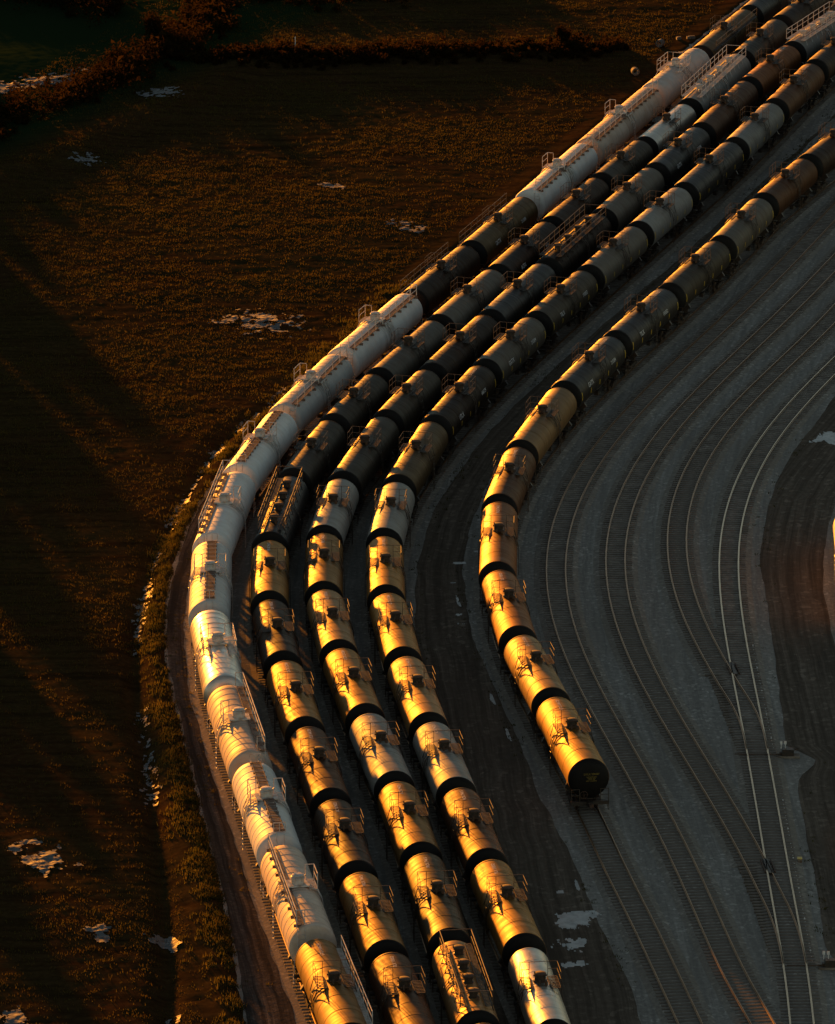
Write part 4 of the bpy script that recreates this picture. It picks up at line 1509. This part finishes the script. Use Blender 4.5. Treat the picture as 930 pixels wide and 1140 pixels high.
def shrub(cx, cy, rx, ry, h, n, label, group, cat='shrub', mat=None):
    """Small shrub: stems and leaf clumps through the crown's volume, uneven outline."""
    z0 = float(field_height(np.array([cx]), np.array([cy]))[0]) - 0.05
    root = empty('shrub', (cx, cy, z0))
    st = MB()
    tips = []
    for i in range(7):
        a = random.uniform(0, 2 * math.pi)
        t = Vector((math.cos(a) * rx * random.uniform(.3, .8), math.sin(a) * ry * random.uniform(.3, .8), h * random.uniform(.55, .95)))
        mid = t * 0.5 + Vector((0, 0, h * 0.08))
        st.tube((0, 0, 0), mid, 0.05 * h, 5, r2=0.03 * h)
        st.tube(mid, t, 0.03 * h, 5, r2=0.01 * h)
        tips.append(t)
        tips.append(mid)
    obj('stem', st.mesh('stem', BARK), root)
    T = np.array([list(t) for t in tips])
    k = RNG.integers(0, len(T), n)
    C = T[k] + RNG.normal(0, 1, (n, 3)) * np.array([rx, ry, h]) * 0.22
    C[:, 2] = np.abs(C[:, 2])
    s = RNG.uniform(0.06, 0.15, n)[:, None]
    a = RNG.normal(0, 1, (n, 3))
    b = RNG.normal(0, 1, (n, 3))
    V = np.stack([C - a * s, C + a * s, C + b * s], 1).reshape(-1, 3)
    obj('foliage', tri_mesh('foliage', V, mat or BUSH), root)
    tag(root, label, cat, group)
    return root


# belts of scrub: one mass nobody could count
def belt(name, pts, n, h, spread, label, mat, leaf=(0.07, 0.18)):
    P = resample(pts, 0.5)
    k = RNG.integers(0, len(P), n // 60)
    cx = P[k, 0] + RNG.normal(0, spread, len(k))
    cy = P[k, 1] + RNG.normal(0, spread * 1.6, len(k))
    hh = h * RNG.uniform(0.4, 1.25, len(k)) * (0.5 + fbm(cx * 0.2, cy * 0.2, 3, 44))
    C = np.repeat(np.stack([cx, cy, field_height(cx, cy)], 1), 60, 0)
    H = np.repeat(hh, 60)
    o = RNG.normal(0, 1, (len(C), 3))
    C[:, 0] += o[:, 0] * H * 0.30
    C[:, 1] += o[:, 1] * H * 0.30
    C[:, 2] += np.abs(0.5 + o[:, 2] * 0.28) * H
    s = RNG.uniform(*leaf, len(C))[:, None]
    a, b = RNG.normal(0, 1, (len(C), 3)), RNG.normal(0, 1, (len(C), 3))
    V = np.stack([C - a * s, C + a * s, C + b * s], 1).reshape(-1, 3)
    return tag(obj(name, tri_mesh(name, V, mat)), label, 'scrub', kind='stuff')


belt('scrub', [(-50, 566), (-40, 582), (-33, 594), (-27, 605), (-24, 618), (-22, 634)], 26000, 1.5, 1.6, 'russet scrub along the low dyke in the upper left corner', BUSH)
belt('scrub', [(-24, 604), (-12, 604), (0, 606), (12, 608), (21, 609)], 30000, 0.8, 1.1, 'dark scrub belt crossing the top of the field', BUSH)
belt('scrub', [(-52, 640), (-40, 634), (-33, 628)], 12000, 2.2, 2.0, 'russet thicket at the very top left corner', BUSH)
belt('scrub', [(-20, 632), (-4, 634), (10, 640)], 10000, 1.5, 1.5, 'loose scrub along the top edge left of the trains', BUSH)
for cx, cy, r, h, lb in ((15.5, 611, 0.9, 1.7, 'lone pale golden shrub standing out of the dark scrub belt'),
                         (-33.0, 625, 2.3, 2.8, 'large russet shrub with a pale stem near the top left corner'),
                         (-27.8, 612.5, 1.8, 2.6, 'golden bush at the head of the dyke below the top edge')):
    shrub(cx, cy, r, r, h, 1500, lb, None)

# ------------------------------------------------------------------ thin snow and ice left in the hollows
ICE = plain('grey_ice', (0.085, 0.09, 0.09), 0.7, rust=(0.05, 0.05, 0.048), scale=1.6)


YARDICE = plain('yard_ice', (0.50, 0.50, 0.47), 0.5, rust=(0.34, 0.34, 0.32), scale=1.6)


def ice_patch(pts, z, seed, wob=0.3, cut=0.42, name='snow', step=0.06, scale=1.0, on_field=False):
    """Ragged patch: cells kept where noise inside the blob is high enough; speckled at the rim."""
    cx, cy, rx, ry, ang = pts
    us = np.arange(-1.25, 1.25, step / rx)
    vs = np.arange(-1.25, 1.25, step * 3 / ry)
    U, V = np.meshgrid(us, vs)
    X = cx + U * rx * math.cos(ang) - V * ry * math.sin(ang)
    Y = cy + U * rx * math.sin(ang) + V * ry * math.cos(ang)
    f = (1 - U ** 2 - V ** 2) * 0.6 + (fbm(X * 1.3 * scale, Y * 0.9 * scale, 6, seed) - 0.5) * 3.0
    keep = f > cut - 0.3
    Z = (field_height(X, Y) + 0.07) if on_field else np.full_like(X, z)
    n = len(us)
    m = MB()
    vid = {}
    fs = []
    for i in range(len(vs) - 1):
        for j in range(n - 1):
            if keep[i, j]:
                q = []
                for a, b in ((i, j), (i, j + 1), (i + 1, j + 1), (i + 1, j)):
                    if (a, b) not in vid:
                        vid[(a, b)] = len(vid)
                        m.v.append((float(X[a, b]), float(Y[a, b]), float(Z[a, b])))
                    q.append(vid[(a, b)])
                fs.append(tuple(q))
    m.f = fs
    if fs:
        tag(obj(name, m.mesh(name, ICE if on_field else YARDICE)), kind='structure')


ice_patch((10.6, 365.5, 1.5, 1.5, 0.1), 0.03, 3, cut=0.35)
ice_patch((10.0, 361.3, 1.4, 1.2, 0.1), 0.03, 5, cut=0.55)
ice_patch((10.4, 357.9, 1.4, 0.7, 0.05), 0.03, 6, cut=0.45)
ice_patch((9.6, 370.6, .25, .3, 0.05), 0.03, 6, cut=0.25)
ice_patch((34.6, 472.4, 2.2, 1.6, 0.1), 0.03, 9, cut=0.5)
for q in (0, 4, 5, 8):
    yy = 372 + q * 7.3
    ice_patch((float(at_y(ROADR, yy)) - 0.5, yy, .14, 1.3, 0.12), 0.03, 18 + q, cut=0.45)
for q in range(6):
    ice_patch((1.0 + random.uniform(-1, 4), 432 + random.uniform(-8, 12), .45, .35, 0.12), 0.03, 48 + q, cut=0.5)
ice_patch((-25.7, 377.2, 1.7, 3.4, 0.6), 0, 22, cut=0.5, on_field=True)
ice_patch((-21.1, 363.5, 0.9, 1.5, 0.3), 0, 23, cut=0.5, on_field=True)
ice_patch((-16.9, 362.5, 1.0, 1.6, 0.3), 0, 24, cut=0.5, on_field=True)
ice_patch((-26.0, 349.5, 1.5, 1.6, 0.3), 0, 25, cut=0.5, on_field=True)
ice_patch((-26.3, 589, 2.0, 2.6, 0.5), 0, 26, cut=0.55, on_field=True, scale=1.6)
ice_patch((-32.8, 563.7, 1.5, 2.2, 0.5), 0, 27, cut=0.7, on_field=True, scale=1.6)
ice_patch((-8.3, 553.6, 0.9, 1.6, 0.7), 0, 28, cut=0.6, on_field=True, scale=1.6)
ice_patch((-14.0, 507.0, 4.2, 4.5, 0.5), 0, 29, cut=0.85, on_field=True, scale=1.3)
ice_patch((-0.9, 538.6, 1.4, 2.8, 0.7), 0, 30, cut=0.78, on_field=True, scale=1.6)
ice_patch((-41.0, 594, 2.0, 8.0, -0.95), 0, 31, cut=0.55, on_field=True, scale=1.3)
ice_patch((4.6, 634, 1.5, 1.0, 0.1), 0, 32, cut=0.6, on_field=True)
# the ditch line: pale ice along its bottom
for y in np.arange(345, 486, 3.2):
    x = float(ditch_x(y))
    if fbm(np.array([y * 0.11]), np.array([3.3]), 2, 5)[0] < 0.42:
        continue
    ice_patch((x + 0.1, y, 0.45 + 0.2 * math.sin(y * .31), 2.2, -0.1), 0, int(y) % 97, cut=0.85 if 362 < y < 425 else 0.75, on_field=True, scale=2.2)

# ------------------------------------------------------------------ small things on the ground
def pipe_ring(x, y, lb, rz):
    prof = [(-0.30, 0.25), (-0.30, 0.41), (0.30, 0.41), (0.30, 0.25), (-0.30, 0.25)]
    m = MB().lathe(prof, (0, 0, 0.41), n=28, cap=False)
    z0 = float(field_height(np.array([x]), np.array([y]))[0])
    o = obj('concrete_ring', m.mesh('concrete_ring', CONCRETE, smooth=35), loc=(x, y, z0), rotz=rz)
    tag(o, lb, 'concrete ring')


pipe_ring(23.7 - 1.0, 598, 'round concrete ring on the field nearest the white tank cars', 0.2)
pipe_ring(26.6 - 0.8, 610.5, 'concrete ring with a broken rim beside the dark scrub', -0.5)
for x, y, l, w, lb in ((27.9, 613.5, 0.5, 0.5, 'small pale block lying behind the concrete ring'), (29.2, 613.5, 0.9, 0.35, 'thin pale slab lying close to the black tank cars'),
                       (28.4, 607.5, 1.5, 0.7, 'long grey concrete slab beside the trains')):
    z0 = float(field_height(np.array([x]), np.array([y]))[0])
    m = MB().box((0, 0, 0.13), (l, w, 0.26)).box((l * 0.1, w * 0.05, 0.29), (l * 0.7, w * 0.6, 0.06))
    o = obj('concrete_slab', m.mesh('concrete_slab', CONCRETE), loc=(x, y, z0), rotz=0.15)
    tag(o, lb, 'slab')
z0 = float(field_height(np.array([-12.9]), np.array([606.0]))[0])
t = empty('marker_post', (-12.9, 606.0, z0))
tag(t, 'thin pale marker post in the dark scrub belt', 'post')
obj('post', MB().tube((0, 0, -0.2), (0, 0, 1.7), 0.045, 8).mesh('post', STENCIL), t)
obj('post_cap', MB().lathe([(0, .06), (.08, .06), (.11, .02)], (0, 0, 1.7), axis='Z', n=8).mesh('post_cap', STENCIL), t)
t = empty('glint_stake', (-17.46, 404.2, 0.012))  # stand-in for sunlit debris; its yellow paints the glint
tag(t, 'small yellow stake for a sunlit glint in the gravel road left of the trains', 'stake')
obj('stake', MB().box((0, 0, 0.18), (0.10, 0.05, 0.36)).mesh('stake', REFLECT), t)
obj('stake_plate', MB().box((0, -0.03, 0.36), (0.18, 0.03, 0.14)).mesh('stake_plate', REFLECT), t)
t = empty('rail_lubricator', (x9(376.2) + 1.6, 376.2, 0.0))
tag(t, 'small box right of the brightest rail between the two switches', 'trackside box')
obj('case', MB().box((0, 0, 0.14), (0.30, 0.34, 0.28)).mesh('case', GRATE), t)
obj('lid', MB().box((0, 0, 0.30), (0.34, 0.38, 0.04)).mesh('lid', REFLECT), t)

# unseen trees left of and beyond the field, placed and sized to shade it
def wood():
    V, B = [], MB()
    def patch(x0, x1, y0, y1, step, lo, hi, p):
        y = y0
        while y < y1:
            x = x0
            while x < x1:
                if random.random() < p:
                    spots.append((x + random.uniform(-2, 2), y + random.uniform(-2, 2), random.uniform(lo, hi)))
                x += step
            y += step
    spots = []
    patch(-100, -66, 640, 690, 7.0, 4, 8.0, 0.34)
    patch(-96, -54, 700, 745, 9.0, 3, 6, 0.3)
    patch(-92, -56, 556, 634, 5.0, 2.0, 7.0, 0.5)
    patch(-84, -48, 462, 560, 6.0, 1.8, 7.5, 0.32)
    patch(-66, -42, 398, 462, 5.5, 1.8, 5.0, 0.5)
    for x, y, hh in spots:
        B.tube((x, y, -0.6), (x, y, hh * 0.7), 0.22, 6, r2=0.10)
        n = 1300
        c = RNG.normal(0, 1, (n, 3))
        c /= np.linalg.norm(c, axis=1)[:, None]
        c *= RNG.uniform(0.35, 1.0, n)[:, None] ** 0.6
        lump = 1 + 0.35 * np.sin(c[:, 0] * 5 + x) * np.sin(c[:, 1] * 4 + y)
        C = np.stack([x + c[:, 0] * hh * .30 * lump, y + c[:, 1] * hh * .30 * lump, hh * .60 + c[:, 2] * hh * .40], 1)
        s = 0.32
        a, b = RNG.normal(0, 1, (n, 3)), RNG.normal(0, 1, (n, 3))
        V.append(np.stack([C - a * s, C + a * s, C + b * s], 1).reshape(-1, 3))
    for f in B.f:
        p = [B.v[i] for i in f]
        for i in range(1, len(p) - 1):
            V.append(np.array([p[0], p[i], p[i + 1]]))
    tag(obj('wood', tri_mesh('wood', np.concatenate(V), BUSH)), 'unseen russet wood left of the field, placed to shade it', 'wood', kind='stuff')


wood()
